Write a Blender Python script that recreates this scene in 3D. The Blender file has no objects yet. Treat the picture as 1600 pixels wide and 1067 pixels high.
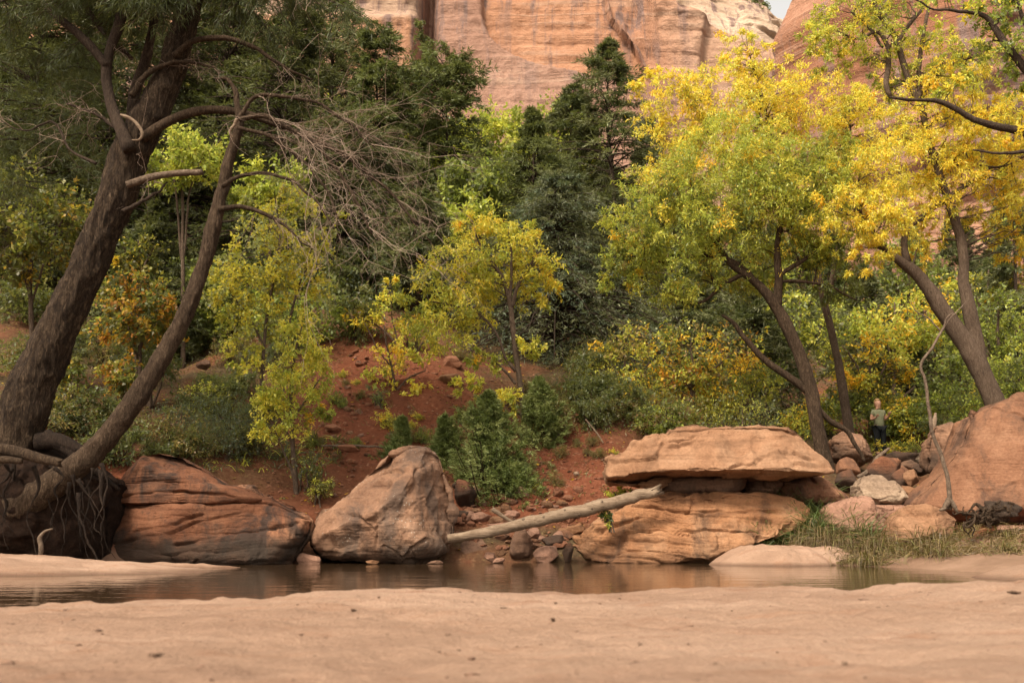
import bpy, bmesh, math, random
import numpy as np
from mathutils import Vector

R = math.radians
SC = bpy.context.scene
COL = SC.collection
# ------------------------------------------------------------------ camera, world, sun, exposure
F = 1556.0                       # focal length in photo pixels (35 mm)
PITCH = R(10.72)
CAMZ = 0.6
cam = bpy.data.cameras.new('camera')
cam.lens = 35.0; cam.sensor_width = 36.0; cam.clip_start = 0.1; cam.clip_end = 3000
cam.dof.use_dof = True; cam.dof.focus_distance = 21.0; cam.dof.aperture_fstop = 3.2
cam_o = bpy.data.objects.new('camera', cam); COL.objects.link(cam_o)
cam_o.location = (0, 0, CAMZ); cam_o.rotation_euler = (R(90) + PITCH, 0, 0)
SC.camera = cam_o

SUN_EL, SUN_AZ = R(52), R(212)   # azimuth clockwise from +Y (north): light from behind, a little left
w = bpy.data.worlds.new('World'); SC.world = w; w.use_nodes = True
nt = w.node_tree; nt.nodes.clear()
sky = nt.nodes.new('ShaderNodeTexSky'); sky.sky_type = 'NISHITA'; sky.sun_disc = False
sky.sun_elevation = SUN_EL; sky.sun_rotation = SUN_AZ; sky.dust_density = 3.0; sky.air_density = 1.0
hs = nt.nodes.new('ShaderNodeHueSaturation'); hs.inputs['Saturation'].default_value = 0.22
tint = nt.nodes.new('ShaderNodeMix'); tint.data_type = 'RGBA'; tint.blend_type = 'MULTIPLY'
tint.inputs[0].default_value = 1.0; tint.inputs[7].default_value = (1.0, 0.92, 0.8, 1)
bg = nt.nodes.new('ShaderNodeBackground'); bg.inputs[1].default_value = 0.1
wo = nt.nodes.new('ShaderNodeOutputWorld')
nt.links.new(sky.outputs[0], hs.inputs['Color']); nt.links.new(hs.outputs[0], tint.inputs[6])
nt.links.new(tint.outputs[2], bg.inputs[0]); nt.links.new(bg.outputs[0], wo.inputs[0])
sl = bpy.data.lights.new('sun', 'SUN'); sl.energy = 1.5; sl.angle = R(14); sl.color = (1.0, 0.9, 0.75)
so = bpy.data.objects.new('sun', sl); COL.objects.link(so)
so.rotation_euler = (R(90) - SUN_EL, 0, -SUN_AZ + math.pi)
SC.view_settings.view_transform = 'Standard'; SC.view_settings.look = 'None'
SC.view_settings.exposure = 1.75; SC.view_settings.gamma = 1.0
SC.cycles.max_bounces = 14; SC.cycles.diffuse_bounces = 8; SC.cycles.transmission_bounces = 12
SC.cycles.use_denoising = True

# ------------------------------------------------------------------ helpers
cp, sp = math.cos(PITCH), math.sin(PITCH)
def P(px, py, Y):
    """point at distance Y seen at photo pixel (px, py)"""
    u = (px - 800) / F; v = (533.5 - py) / F
    k = Y / (cp - v * sp)
    return np.array((u * k, Y, CAMZ + (sp + v * cp) * k))
def mpp(Y): return Y / F / cp          # metres per photo pixel at distance Y

_tab = np.random.default_rng(7).random((32, 32, 32))
def vn(p):
    i = np.floor(p).astype(int); f = p - i; f = f * f * f * (f * (f * 6 - 15) + 10)
    i0 = i & 31; i1 = (i + 1) & 31
    x0, y0, z0 = i0[..., 0], i0[..., 1], i0[..., 2]; x1, y1, z1 = i1[..., 0], i1[..., 1], i1[..., 2]
    fx, fy, fz = f[..., 0], f[..., 1], f[..., 2]
    a = _tab[x0, y0, z0] * (1 - fx) + _tab[x1, y0, z0] * fx; b = _tab[x0, y1, z0] * (1 - fx) + _tab[x1, y1, z0] * fx
    c = _tab[x0, y0, z1] * (1 - fx) + _tab[x1, y0, z1] * fx; d = _tab[x0, y1, z1] * (1 - fx) + _tab[x1, y1, z1] * fx
    return ((a * (1 - fy) + b * fy) * (1 - fz) + (c * (1 - fy) + d * fy) * fz) * 2 - 1
def fbm(p, o=5, g=0.5):
    s = 0; a = 1.0; p = np.asarray(p, float) + 5.3
    for k in range(o):
        s = s + a * vn(p); p = p * 2.03 + 11.7; a *= g
    return s
def ridged(p, o=4):
    s = 0; a = 1.0; p = np.asarray(p, float) + 3.1
    for k in range(o):
        s = s + a * (1 - 2 * np.abs(vn(p))); p = p * 2.1 + 7.7; a *= 0.5
    return s
def sstep(a, b, x):
    t = np.clip((x - a) / (b - a), 0, 1); return t * t * (3 - 2 * t)

def tag(o, label=None, cat=None, group=None, kind=None):
    if label: o['label'] = label
    if cat: o['category'] = cat
    if group: o['group'] = group
    if kind: o['kind'] = kind
    return o
def empty(name, loc, label=None, cat=None, group=None):
    o = bpy.data.objects.new(name, None); COL.objects.link(o); o.location = tuple(float(c) for c in loc)
    o.empty_display_size = 0.2
    return tag(o, label, cat, group)
def make_mesh(name, V, faces, mat, col=None, smooth=True):
    V = np.ascontiguousarray(V, dtype=np.float32)
    faces = [np.asarray(f, dtype=np.int32) for f in (faces if isinstance(faces, list) else [faces]) if len(f)]
    m = bpy.data.meshes.new(name)
    m.vertices.add(len(V)); m.vertices.foreach_set('co', V.ravel())
    loops = np.concatenate([f.ravel() for f in faces]); sizes = np.concatenate([np.full(len(f), f.shape[1], np.int32) for f in faces])
    m.loops.add(len(loops)); m.loops.foreach_set('vertex_index', loops)
    m.polygons.add(len(sizes))
    m.polygons.foreach_set('loop_start', np.concatenate([[0], np.cumsum(sizes)[:-1]]).astype(np.int32))
    m.polygons.foreach_set('use_smooth', np.full(len(sizes), smooth, dtype=bool))
    if col is not None:
        a = m.color_attributes.new('Col', 'FLOAT_COLOR', 'POINT')
        c = np.ones((len(V), 4), np.float32); c[:, :3] = col; a.data.foreach_set('color', c.ravel())
    m.materials.append(mat); m.update(calc_edges=True)
    return m
def mk(name, V, faces, mat, parent=None, col=None, smooth=True):
    """one mesh object; vertices given in world space, stored relative to the root of the parent"""
    V = np.asarray(V, float)
    off = np.zeros(3); r = parent
    while r is not None:
        off += np.array(r.location); r = r.parent
    if parent is None:
        base = np.array((V[:, 0].mean(), V[:, 1].mean(), V[:, 2].min())); off = base
    o = bpy.data.objects.new(name, make_mesh(name, V - off, faces, mat, col, smooth)); COL.objects.link(o)
    if parent is None: o.location = tuple(float(c) for c in base)
    else: o.parent = parent
    return o
def dup(root, loc, rz, sc, label, group):
    r = root.copy(); COL.objects.link(r); r.location = loc; r.rotation_euler = (0, 0, rz); r.scale = sc
    r['label'] = label
    if group: r['group'] = group
    for ch in root.children:
        c = ch.copy(); COL.objects.link(c); c.parent = r
    return r
class Acc:
    def __init__(s): s.V = []; s.Fq = []; s.Ft = []; s.C = []; s.n = 0
    def add(s, V, q=None, t=None, c=None):
        V = np.asarray(V, float).reshape(-1, 3)
        if q is not None and len(q): s.Fq.append(np.asarray(q) + s.n)
        if t is not None and len(t): s.Ft.append(np.asarray(t) + s.n)
        if c is not None: s.C.append(np.broadcast_to(c, (len(V), 3)))
        s.V.append(V); s.n += len(V)
    def build(s, name, mat, parent=None, smooth=True):
        f = []
        if s.Fq: f.append(np.concatenate(s.Fq))
        if s.Ft: f.append(np.concatenate(s.Ft))
        return mk(name, np.concatenate(s.V), f, mat, parent, np.concatenate(s.C) if s.C else None, smooth)
def unit(v): return v / (np.linalg.norm(v, axis=-1, keepdims=True) + 1e-9)

def tubes(Pt, Rd, sides=4, cap=False):
    """batch of tubes: Pt (T,S,3), Rd (T,S)"""
    Pt = np.asarray(Pt, float); Rd = np.asarray(Rd, float)
    T, S, _ = Pt.shape
    tan = unit(np.gradient(Pt, axis=1))
    mean = np.abs(unit(Pt[:, -1] - Pt[:, 0])); ref = np.zeros((T, 3)); ref[np.arange(T), np.argmin(mean, 1)] = 1
    a = unit(np.cross(tan, ref[:, None, :])); b = np.cross(tan, a)
    th = np.arange(sides) * 2 * math.pi / sides
    V = Pt[:, :, None, :] + Rd[:, :, None, None] * (np.cos(th)[None, None, :, None] * a[:, :, None, :] + np.sin(th)[None, None, :, None] * b[:, :, None, :])
    t, s, k = np.meshgrid(np.arange(T), np.arange(S - 1), np.arange(sides), indexing='ij')
    k2 = (k + 1) % sides
    ix = lambda s_, k_: (t * S + s_) * sides + k_
    q = np.stack([ix(s, k), ix(s, k2), ix(s + 1, k2), ix(s + 1, k)], -1).reshape(-1, 4)
    V = V.reshape(-1, 3); tr = None
    if cap:
        n0 = len(V); V = np.concatenate([V, Pt[:, 0], Pt[:, -1]]); tr = []
        for i in range(T):
            for j in range(sides):
                j2 = (j + 1) % sides; b0 = i * S * sides; b1 = (i * S + S - 1) * sides
                tr.append((n0 + i, b0 + j2, b0 + j)); tr.append((n0 + T + i, b1 + j, b1 + j2))
        tr = np.array(tr)
    return V, q, tr
def resample(pts, rad, n):
    pts = np.asarray(pts, float); rad = np.asarray(rad, float)
    d = np.concatenate([[0], np.cumsum(np.linalg.norm(np.diff(pts, axis=0), axis=1))])
    t = np.linspace(0, d[-1], n)
    # Catmull-Rom style smoothing through hermite with finite-difference tangents
    m = np.gradient(pts, d, axis=0)
    i = np.clip(np.searchsorted(d, t, 'right') - 1, 0, len(d) - 2); h = (d[i + 1] - d[i])[:, None]; u = ((t - d[i])[:, None]) / h
    h00 = 2 * u**3 - 3 * u**2 + 1; h10 = u**3 - 2 * u**2 + u; h01 = -2 * u**3 + 3 * u**2; h11 = u**3 - u**2
    return h00 * pts[i] + h10 * h * m[i] + h01 * pts[i + 1] + h11 * h * m[i + 1], np.interp(t, d, rad)
def limb(px_pts, Y, n=24, sides=8, wob=0.0, dY=None, seed=0):
    """tube along photo points (px, py, width_px [, dy]) at distance Y -> (V, q, t, pts, rad)"""
    pts = []; rad = []
    for k, p in enumerate(px_pts):
        y = Y + (p[3] if len(p) > 3 else 0) + (dY[k] if dY else 0)
        pts.append(P(p[0], p[1], y)); rad.append(p[2] * mpp(y) / 2)
    pts, rad = resample(pts, rad, n)
    if wob:
        pts = pts + wob * np.stack([fbm(np.stack([np.linspace(0, n / 4, n), np.full(n, seed * 3.7 + k * 9.1), np.zeros(n)], -1), 3) for k in range(3)], -1) * np.linspace(0.2, 1, n)[:, None]
    V, q, t = tubes(pts[None], rad[None], sides, True)
    return V, q, t, pts, rad
def bark_disp(V, pts, rad, sides, amp, f=6.0, seed=0, ax=(1, 1, .35)):
    """push the side vertices of a tube in and out as bark plates"""
    n = len(pts) * sides; W = V[:n]
    c = np.repeat(pts, sides, 0); r = np.repeat(rad, sides)[:, None]
    d = unit(W - c)
    nz = ridged(W * f * np.array(ax) + seed, 4)[:, None] * 0.5 + fbm(W * np.array((1.4, 1.4, .8)) + seed, 3)[:, None] * 0.5
    V[:n] = W + d * nz * amp * np.minimum(1, r / rad.max() + .2)
    return V

# ------------------------------------------------------------------ materials
def new_mat(name):
    m = bpy.data.materials.new(name); m.use_nodes = True; t = m.node_tree; t.nodes.clear()
    return m, t
def nd(t, ty, **kw):
    n = t.nodes.new(ty)
    for k, v in kw.items():
        if k in n.inputs.keys(): n.inputs[k].default_value = v
        else: setattr(n, k, v)
    return n
def lk(t, a, b): t.links.new(a, b)
def ramp(t, src, stops):
    r = t.nodes.new('ShaderNodeValToRGB'); e = r.color_ramp.elements
    while len(e) < len(stops): e.new(0.5)
    for i, (p, c) in enumerate(stops):
        e[i].position = p; e[i].color = (c, c, c, 1) if isinstance(c, (int, float)) else (*c, 1)
    lk(t, src, r.inputs[0]); return r.outputs[0]
def noise(t, vec, scale, detail=6, rough=0.6, mapscale=None, dist=0.0, rot=None):
    if mapscale or rot:
        mp = nd(t, 'ShaderNodeMapping')
        if mapscale: mp.inputs['Scale'].default_value = mapscale
        if rot: mp.inputs['Rotation'].default_value = rot
        lk(t, vec, mp.inputs[0]); vec = mp.outputs[0]
    n = nd(t, 'ShaderNodeTexNoise', Scale=scale, Detail=detail, Roughness=rough, Distortion=dist)
    lk(t, vec, n.inputs['Vector']); return n.outputs['Fac']
def mixc(t, fac, a, b, mode='MIX'):
    n = nd(t, 'ShaderNodeMix', data_type='RGBA', blend_type=mode)
    for v, k in ((fac, 0), (a, 6), (b, 7)):
        if isinstance(v, (int, float)): n.inputs[k].default_value = v if k == 0 else (v, v, v, 1)
        elif isinstance(v, tuple): n.inputs[k].default_value = (*v, 1)
        else: lk(t, v, n.inputs[k])
    return n.outputs[2]
def mth(t, op, a, b=0.0):
    n = nd(t, 'ShaderNodeMath', operation=op)
    for v, k in ((a, 0), (b, 1)):
        if isinstance(v, (int, float)): n.inputs[k].default_value = v
        else: lk(t, v, n.inputs[k])
    return n.outputs[0]
def finish(t, color, height=None, strength=0.5, dist=0.05, rough=0.85, spec=0.3):
    b = nd(t, 'ShaderNodeBsdfPrincipled'); o = nd(t, 'ShaderNodeOutputMaterial')
    lk(t, color, b.inputs['Base Color'])
    if isinstance(rough, (int, float)): b.inputs['Roughness'].default_value = rough
    else: lk(t, rough, b.inputs['Roughness'])
    b.inputs['Specular IOR Level'].default_value = spec
    if height is not None:
        bp = nd(t, 'ShaderNodeBump', Strength=strength, Distance=dist); lk(t, height, bp.inputs['Height']); lk(t, bp.outputs[0], b.inputs['Normal'])
    lk(t, b.outputs[0], o.inputs[0]); return b
def objco(t): return nd(t, 'ShaderNodeTexCoord').outputs['Object']

ROCKV = 0.74
def rock_mat(name, dark, mid, light, varnish=0.5, vcol=(0.045, 0.032, 0.026), strata=0.6, dip=0.0, lichen=0.0, foot_dark=0.0, sc=1.0, vth=.5, vsc=1.25):
    dark, mid, light, vcol = [tuple(x * ROCKV for x in q) for q in (dark, mid, light, vcol)]
    m, t = new_mat(name); co = objco(t)
    big = noise(t, co, 0.9 * sc, 7, 0.62, dist=0.4)
    c = ramp(t, big, [(0.28, dark), (0.5, mid), (0.72, light)])
    st = noise(t, co, 1.0 * sc, 8, 0.65, mapscale=(0.4, 0.4, 4.5), dist=1.2, rot=(0, dip, 0))
    c = mixc(t, mth(t, 'MULTIPLY', ramp(t, st, [(0.4, 1.0), (0.5, 0.0)]), strata * .7), c, tuple(x * 0.6 for x in dark))
    c = mixc(t, mth(t, 'MULTIPLY', ramp(t, st, [(0.55, 0.0), (0.7, 1.0)]), strata * .5), c, light)
    fine = noise(t, co, 22, 6, 0.7)
    c = mixc(t, 0.45, c, ramp(t, fine, [(0.3, 0.25), (0.7, 0.95)]), 'SOFT_LIGHT')
    vz = noise(t, co, vsc * sc, 9, 0.68, mapscale=(1, 1, 0.8), dist=0.8)
    c = mixc(t, mth(t, 'MULTIPLY', ramp(t, vz, [(vth, 0.0), (vth + .13, 1.0)]), varnish), c, vcol)
    if lichen:
        v = nd(t, 'ShaderNodeTexVoronoi', Scale=14.0); lk(t, co, v.inputs['Vector'])
        lm = noise(t, co, 1.1, 3)
        f = mth(t, 'MULTIPLY', ramp(t, v.outputs['Distance'], [(0.1, 1.0), (0.2, 0.0)]), ramp(t, lm, [(0.5, 0.0), (0.6, 1.0)]))
        c = mixc(t, mth(t, 'MULTIPLY', f, lichen), c, (0.5, 0.47, 0.4))
    if foot_dark:  # darker towards the foot of the rock
        sx = nd(t, 'ShaderNodeSeparateXYZ'); lk(t, co, sx.inputs[0])
        wn = noise(t, co, 2.0, 5)
        zz = mth(t, 'ADD', sx.outputs[2], mth(t, 'MULTIPLY', wn, -0.7))
        c = mixc(t, mth(t, 'MULTIPLY', ramp(t, zz, [(0.0, 1.0), (0.28, 0.0)]), foot_dark), c, (0.035, 0.025, 0.018))
    h = mth(t, 'ADD', mth(t, 'MULTIPLY', fine, 0.3), mth(t, 'ADD', mth(t, 'MULTIPLY', st, 0.9), mth(t, 'MULTIPLY', noise(t, co, 5, 8, 0.7), 0.7)))
    finish(t, c, h, 0.75, 0.08, 0.88, 0.2); return m
M = {}
M['rock_red'] = rock_mat('sandstone_red', (0.12, 0.045, 0.023), (0.23, 0.094, 0.048), (0.36, 0.175, 0.095), 0.9, strata=.6, dip=0.12, foot_dark=.85, vth=.47)
M['rock_brown'] = rock_mat('sandstone_brown', (0.15, 0.078, 0.048), (0.3, 0.16, 0.095), (0.42, 0.25, 0.16), 0.72, (0.085, 0.062, 0.05), .3, lichen=.5, foot_dark=.5, vth=.45, vsc=.75)
M['rock_tan'] = rock_mat('sandstone_tan', (0.23, 0.11, 0.056), (0.345, 0.18, 0.098), (0.44, 0.255, 0.15), 0.35, (0.13, 0.07, 0.04), .6, dip=-.1)
M['rock_ledge'] = rock_mat('sandstone_ledge', (0.23, 0.1, 0.046), (0.38, 0.18, 0.085), (0.48, 0.27, 0.15), 0.65, (0.055, 0.035, 0.026), .6, dip=.1, foot_dark=.4)
M['rock_orange'] = rock_mat('sandstone_orange', (0.16, 0.072, 0.038), (0.25, 0.117, 0.064), (0.33, 0.17, 0.098), 0.9, (0.1, 0.056, 0.038), .22, vth=.46, vsc=.8)
M['rock_pink'] = rock_mat('sandstone_pink', (0.25, 0.125, 0.08), (0.36, 0.195, 0.13), (0.44, 0.265, 0.19), 0.35, (0.18, 0.1, 0.07), .25)
M['rock_pale'] = rock_mat('sandstone_pale', (0.24, 0.16, 0.11), (0.37, 0.255, 0.17), (0.46, 0.345, 0.24), 0.4, (0.2, 0.13, 0.08), .6, dip=.9)
M['stone_red'] = rock_mat('stone_red', (0.2, 0.08, 0.045), (0.3, 0.13, 0.072), (0.38, 0.18, 0.105), .2, (.12, .06, .04), .2)
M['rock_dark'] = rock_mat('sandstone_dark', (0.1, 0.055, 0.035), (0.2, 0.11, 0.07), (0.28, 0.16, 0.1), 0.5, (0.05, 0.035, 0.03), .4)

def soil_mat():
    m, t = new_mat('red_soil'); co = objco(t)
    c = ramp(t, noise(t, co, 0.5, 8, 0.65), [(0.3, (0.095, 0.03, 0.016)), (0.5, (0.165, 0.052, 0.026)), (0.7, (0.225, 0.08, 0.043))])
    f = noise(t, co, 9, 8, 0.75)
    c = mixc(t, 0.6, c, ramp(t, f, [(0.3, 0.15), (0.7, 0.95)]), 'SOFT_LIGHT')
    v = nd(t, 'ShaderNodeTexVoronoi', Scale=5.0); lk(t, co, v.inputs['Vector'])
    c = mixc(t, ramp(t, v.outputs['Distance'], [(0.1, 0.5), (0.22, 0.0)]), c, (0.36, 0.18, 0.11))
    lit = noise(t, co, 0.45, 6, 0.6)
    at = nd(t, 'ShaderNodeAttribute', attribute_name='Col')
    sx = nd(t, 'ShaderNodeSeparateColor'); lk(t, at.outputs['Color'], sx.inputs[0])
    # red channel: sand, green channel: leaf litter
    litf = mth(t, 'MULTIPLY', sx.outputs[1], ramp(t, mth(t, 'ADD', lit, mth(t, 'MULTIPLY', f, .3)), [(0.5, 0.25), (0.7, 1.0)]))
    litc = ramp(t, noise(t, co, 14, 6, .7), [(0.3, (0.035, 0.025, 0.014)), (0.55, (0.09, 0.062, 0.032)), (0.75, (0.2, 0.15, 0.07))])
    c = mixc(t, litf, c, litc)
    sand = ramp(t, noise(t, co, 1.6, 8, 0.6), [(0.3, (0.2, 0.12, 0.077)), (0.6, (0.29, 0.18, 0.12)), (0.8, (0.34, 0.215, 0.15))])
    c = mixc(t, sx.outputs[0], c, sand)
    h = mth(t, 'ADD', f, mth(t, 'MULTIPLY', noise(t, co, 2.5, 6), 1.2))
    finish(t, c, h, 0.8, 0.1, 0.95, 0.1); return m
M['soil'] = soil_mat()
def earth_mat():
    m, t = new_mat('shaded_earth'); co = objco(t)
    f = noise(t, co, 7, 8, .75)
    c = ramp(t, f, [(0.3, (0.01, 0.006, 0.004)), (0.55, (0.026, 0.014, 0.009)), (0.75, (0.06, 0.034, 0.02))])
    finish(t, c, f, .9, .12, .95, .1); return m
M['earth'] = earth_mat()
def sand_mat():
    m, t = new_mat('stream_sand'); co = objco(t)
    c = ramp(t, noise(t, co, 0.8, 9, 0.62, mapscale=(.6, 1.6, 1)), [(0.3, (0.225, 0.135, 0.09)), (0.48, (0.30, 0.188, 0.127)), (0.7, (0.36, 0.236, 0.166))])
    f = noise(t, co, 60, 4, 0.7)
    c = mixc(t, 0.35, c, ramp(t, f, [(0.3, 0.3), (0.7, 0.85)]), 'SOFT_LIGHT')
    d = noise(t, co, 3.2, 9, .7, mapscale=(.55, 1.5, 1))
    c = mixc(t, ramp(t, d, [(0.52, 0.0), (0.68, 0.7)]), c, (0.26, 0.135, 0.08))
    dm = noise(t, co, .55, 6, .6, mapscale=(.7, 1.4, 1), dist=.6)
    c = mixc(t, ramp(t, dm, [(0.52, 0.0), (0.66, 0.45)]), c, (0.19, 0.108, 0.07))
    vz = nd(t, 'ShaderNodeTexVoronoi', Scale=13.0); lk(t, co, vz.inputs['Vector'])
    c = mixc(t, mth(t, 'MULTIPLY', ramp(t, vz.outputs['Distance'], [(0.06, 1.0), (0.13, 0.0)]), ramp(t, noise(t, co, 1.7, 4), [(0.5, 0.0), (0.62, .8)])), c, (0.13, 0.075, 0.048))
    ge = nd(t, 'ShaderNodeNewGeometry'); sx = nd(t, 'ShaderNodeSeparateXYZ'); lk(t, ge.outputs['Position'], sx.inputs[0])
    c = mixc(t, ramp(t, mth(t, 'ADD', sx.outputs[2], mth(t, 'MULTIPLY', noise(t, co, 2, 4), .05)), [(0.035, .75), (0.085, 0.0)]), c, (0.11, 0.062, 0.04))
    h = mth(t, 'ADD', mth(t, 'MULTIPLY', f, 0.3), mth(t, 'ADD', mth(t, 'MULTIPLY', noise(t, co, 9, 9, .72), 1.4), noise(t, co, 2.4, 5)))
    finish(t, c, h, 0.8, 0.05, 0.92, 0.15); return m
M['sand'] = sand_mat()
def cliff_mat():
    m, t = new_mat('canyon_sandstone'); co = objco(t)
    at = nd(t, 'ShaderNodeAttribute', attribute_name='Col')
    c = mixc(t, 1.0, at.outputs['Color'], (.82, .75, .71), 'MULTIPLY')
    b = noise(t, co, 0.05, 9, 0.6)
    c = mixc(t, 0.55, c, ramp(t, b, [(0.3, 0.3), (0.7, 0.72)]), 'SOFT_LIGHT')
    st = noise(t, co, 1.0, 8, 0.62, mapscale=(0.03, 0.02, 0.5), dist=0.9, rot=(0, 0.13, 0))
    c = mixc(t, ramp(t, st, [(0.54, 0.0), (0.6, 0.3)]), c, (0.46, 0.32, 0.23))
    c = mixc(t, ramp(t, st, [(0.36, 0.25), (0.43, 0.0)]), c, (0.3, 0.165, 0.115))
    vs = noise(t, co, 1.0, 7, 0.7, mapscale=(0.42, 0.3, 0.012))
    vm = noise(t, co, 0.035, 4)
    c = mixc(t, mth(t, 'MULTIPLY', ramp(t, vs, [(0.5, 0.0), (0.6, 1.0)]), ramp(t, vm, [(0.38, 0.25), (0.52, 1.0)])), c, (0.2, 0.13, 0.11))
    c = mixc(t, mth(t, 'MULTIPLY', ramp(t, vs, [(0.3, 0.5), (0.42, 0.0)]), 0.6), c, (0.4, 0.25, 0.175))
    f = noise(t, co, 0.9, 9, 0.7)
    c = mixc(t, 0.35, c, ramp(t, f, [(0.3, 0.2), (0.7, 0.9)]), 'SOFT_LIGHT')
    h = mth(t, 'ADD', f, mth(t, 'ADD', st, mth(t, 'MULTIPLY', vs, .5)))
    finish(t, c, h, 0.7, 1.2, 0.95, 0.1); return m
M['cliff'] = cliff_mat()
def bark_mat(name, dark, mid, light, sc=1.0, strength=0.9, axis=(1.6, 1.6, 0.42)):
    m, t = new_mat(name); co = objco(t)
    n = noise(t, co, 11 * sc, 9, 0.75, mapscale=axis, dist=0.7)
    n2 = noise(t, co, 34 * sc, 5, 0.7, mapscale=axis)
    k = mth(t, 'ADD', mth(t, 'MULTIPLY', n, 0.68), mth(t, 'MULTIPLY', n2, 0.32))
    c = ramp(t, k, [(0.36, dark), (0.5, mid), (0.66, light)])
    c = mixc(t, 0.6, c, ramp(t, noise(t, co, 1.1, 6, .65), [(0.3, 0.2), (0.7, 0.75)]), 'SOFT_LIGHT')
    finish(t, c, k, strength, 0.09, 0.92, 0.15); return m
M['bark_pine'] = bark_mat('pine_bark', (0.008, 0.005, 0.003), (0.032, 0.02, 0.012), (0.13, 0.088, 0.054))
M['bark_slim'] = bark_mat('slim_bark', (0.015, 0.009, 0.005), (0.056, 0.035, 0.021), (0.15, 0.102, 0.066), 1.5)
M['bark_grey'] = bark_mat('grey_brown_bark', (0.04, 0.027, 0.018), (0.115, 0.077, 0.052), (0.21, 0.155, 0.112), 2.0)
M['bark_dark'] = bark_mat('dark_bark', (0.02, 0.013, 0.009), (0.06, 0.04, 0.028), (0.12, 0.085, 0.06), 1.6)
M['twig'] = bark_mat('dead_twig_bark', (0.14, 0.095, 0.068), (0.3, 0.215, 0.16), (0.44, 0.34, 0.26), 3.0, .3)
M['root'] = bark_mat('root_bark', (0.008, 0.005, 0.004), (0.025, 0.016, 0.011), (0.07, 0.046, 0.032), 1.6)
M['wood_pale'] = bark_mat('bleached_wood', (0.09, 0.058, 0.037), (0.215, 0.15, 0.1), (0.31, 0.23, 0.16), .6, .5, (0.22, 2.4, 2.4))
M['wood_grey'] = bark_mat('weathered_wood', (0.045, 0.03, 0.02), (0.13, 0.09, 0.062), (0.24, 0.18, 0.13), 1.0, .6, (.7, 1.6, .7))
def leaf_mat(name, trans=0.4, gloss=0.06):
    m, t = new_mat(name)
    at = nd(t, 'ShaderNodeAttribute', attribute_name='Col')
    d = nd(t, 'ShaderNodeBsdfDiffuse'); tr = nd(t, 'ShaderNodeBsdfTranslucent'); g = nd(t, 'ShaderNodeBsdfGlossy', Roughness=0.45)
    g.inputs['Color'].default_value = (.9, .9, .85, 1)
    lk(t, at.outputs['Color'], d.inputs['Color'])
    lk(t, mixc(t, 0.25, at.outputs['Color'], (0.5, 0.55, 0.05)), tr.inputs['Color'])
    a = nd(t, 'ShaderNodeMixShader'); a.inputs[0].default_value = trans; lk(t, d.outputs[0], a.inputs[1]); lk(t, tr.outputs[0], a.inputs[2])
    b = nd(t, 'ShaderNodeMixShader'); b.inputs[0].default_value = gloss; lk(t, a.outputs[0], b.inputs[1]); lk(t, g.outputs[0], b.inputs[2])
    o = nd(t, 'ShaderNodeOutputMaterial'); lk(t, b.outputs[0], o.inputs[0]); return m
M['leaf'] = leaf_mat('broad_leaf', 0.5, 0.03)
M['needle'] = leaf_mat('conifer_needle', 0.22, 0.02)
M['grass'] = leaf_mat('grass_blade', 0.25, 0.03)
def plain(name, c, rough=0.8, var=0.25, sc=20):
    m, t = new_mat(name); co = objco(t); n = noise(t, co, sc, 5)
    finish(t, ramp(t, n, [(0.3, tuple(x * (1 - var) for x in c)), (0.7, tuple(min(1, x * (1 + var)) for x in c))]), n, .3, .01, rough, .3); return m
def water_mat():
    m, t = new_mat('stream_water'); co = objco(t)
    b = nd(t, 'ShaderNodeBsdfPrincipled'); o = nd(t, 'ShaderNodeOutputMaterial')
    b.inputs['Base Color'].default_value = (0.05, 0.029, 0.015, 1); b.inputs['Roughness'].default_value = 0.025; b.inputs['IOR'].default_value = 1.33
    h = mth(t, 'ADD', noise(t, co, 2.2, 3, .5, mapscale=(.5, 1.2, 1)), mth(t, 'MULTIPLY', noise(t, co, 9, 3, .5, mapscale=(.45, 1.2, 1)), .22))
    bp = nd(t, 'ShaderNodeBump', Strength=0.14, Distance=0.05); lk(t, h, bp.inputs['Height']); lk(t, bp.outputs[0], b.inputs['Normal'])
    lk(t, b.outputs[0], o.inputs[0]); return m
M['water'] = water_mat()

# ------------------------------------------------------------------ terrain
CTRL = [P(*a) for a in [
    (300, 725, 21.5), (200, 690, 21), (450, 800, 20.6), (530, 735, 22.8), (560, 610, 26.3), (530, 505, 31), (640, 545, 29.5), (720, 590, 28),
    (745, 650, 26.5), (640, 690, 24), (700, 790, 20.8), (860, 800, 20.6), (850, 705, 24), (940, 640, 26.5), (890, 745, 22.6), (400, 640, 25.5),
    (330, 560, 30), (250, 650, 25), (150, 640, 25), (30, 700, 19.2), (110, 722, 19.3), (60, 610, 26), (100, 480, 38), (300, 480, 40),
    (1375, 716, 31), (1300, 725, 28), (1480, 742, 25), (1450, 790, 21.6), (1600, 790, 21), (1550, 640, 27.5), (1100, 690, 27), (1200, 690, 28),
    (1340, 805, 20.4), (1420, 850, 18.6), (1520, 848, 17.2), (1600, 838, 16.8), (1700, 830, 16.5), (1270, 845, 19.3), (1180, 845, 19.8),
    (1050, 770, 21.5), (1500, 640, 40), (1300, 600, 45), (1100, 590, 45), (900, 560, 42), (700, 480, 42), (500, 430, 45)]]
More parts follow.
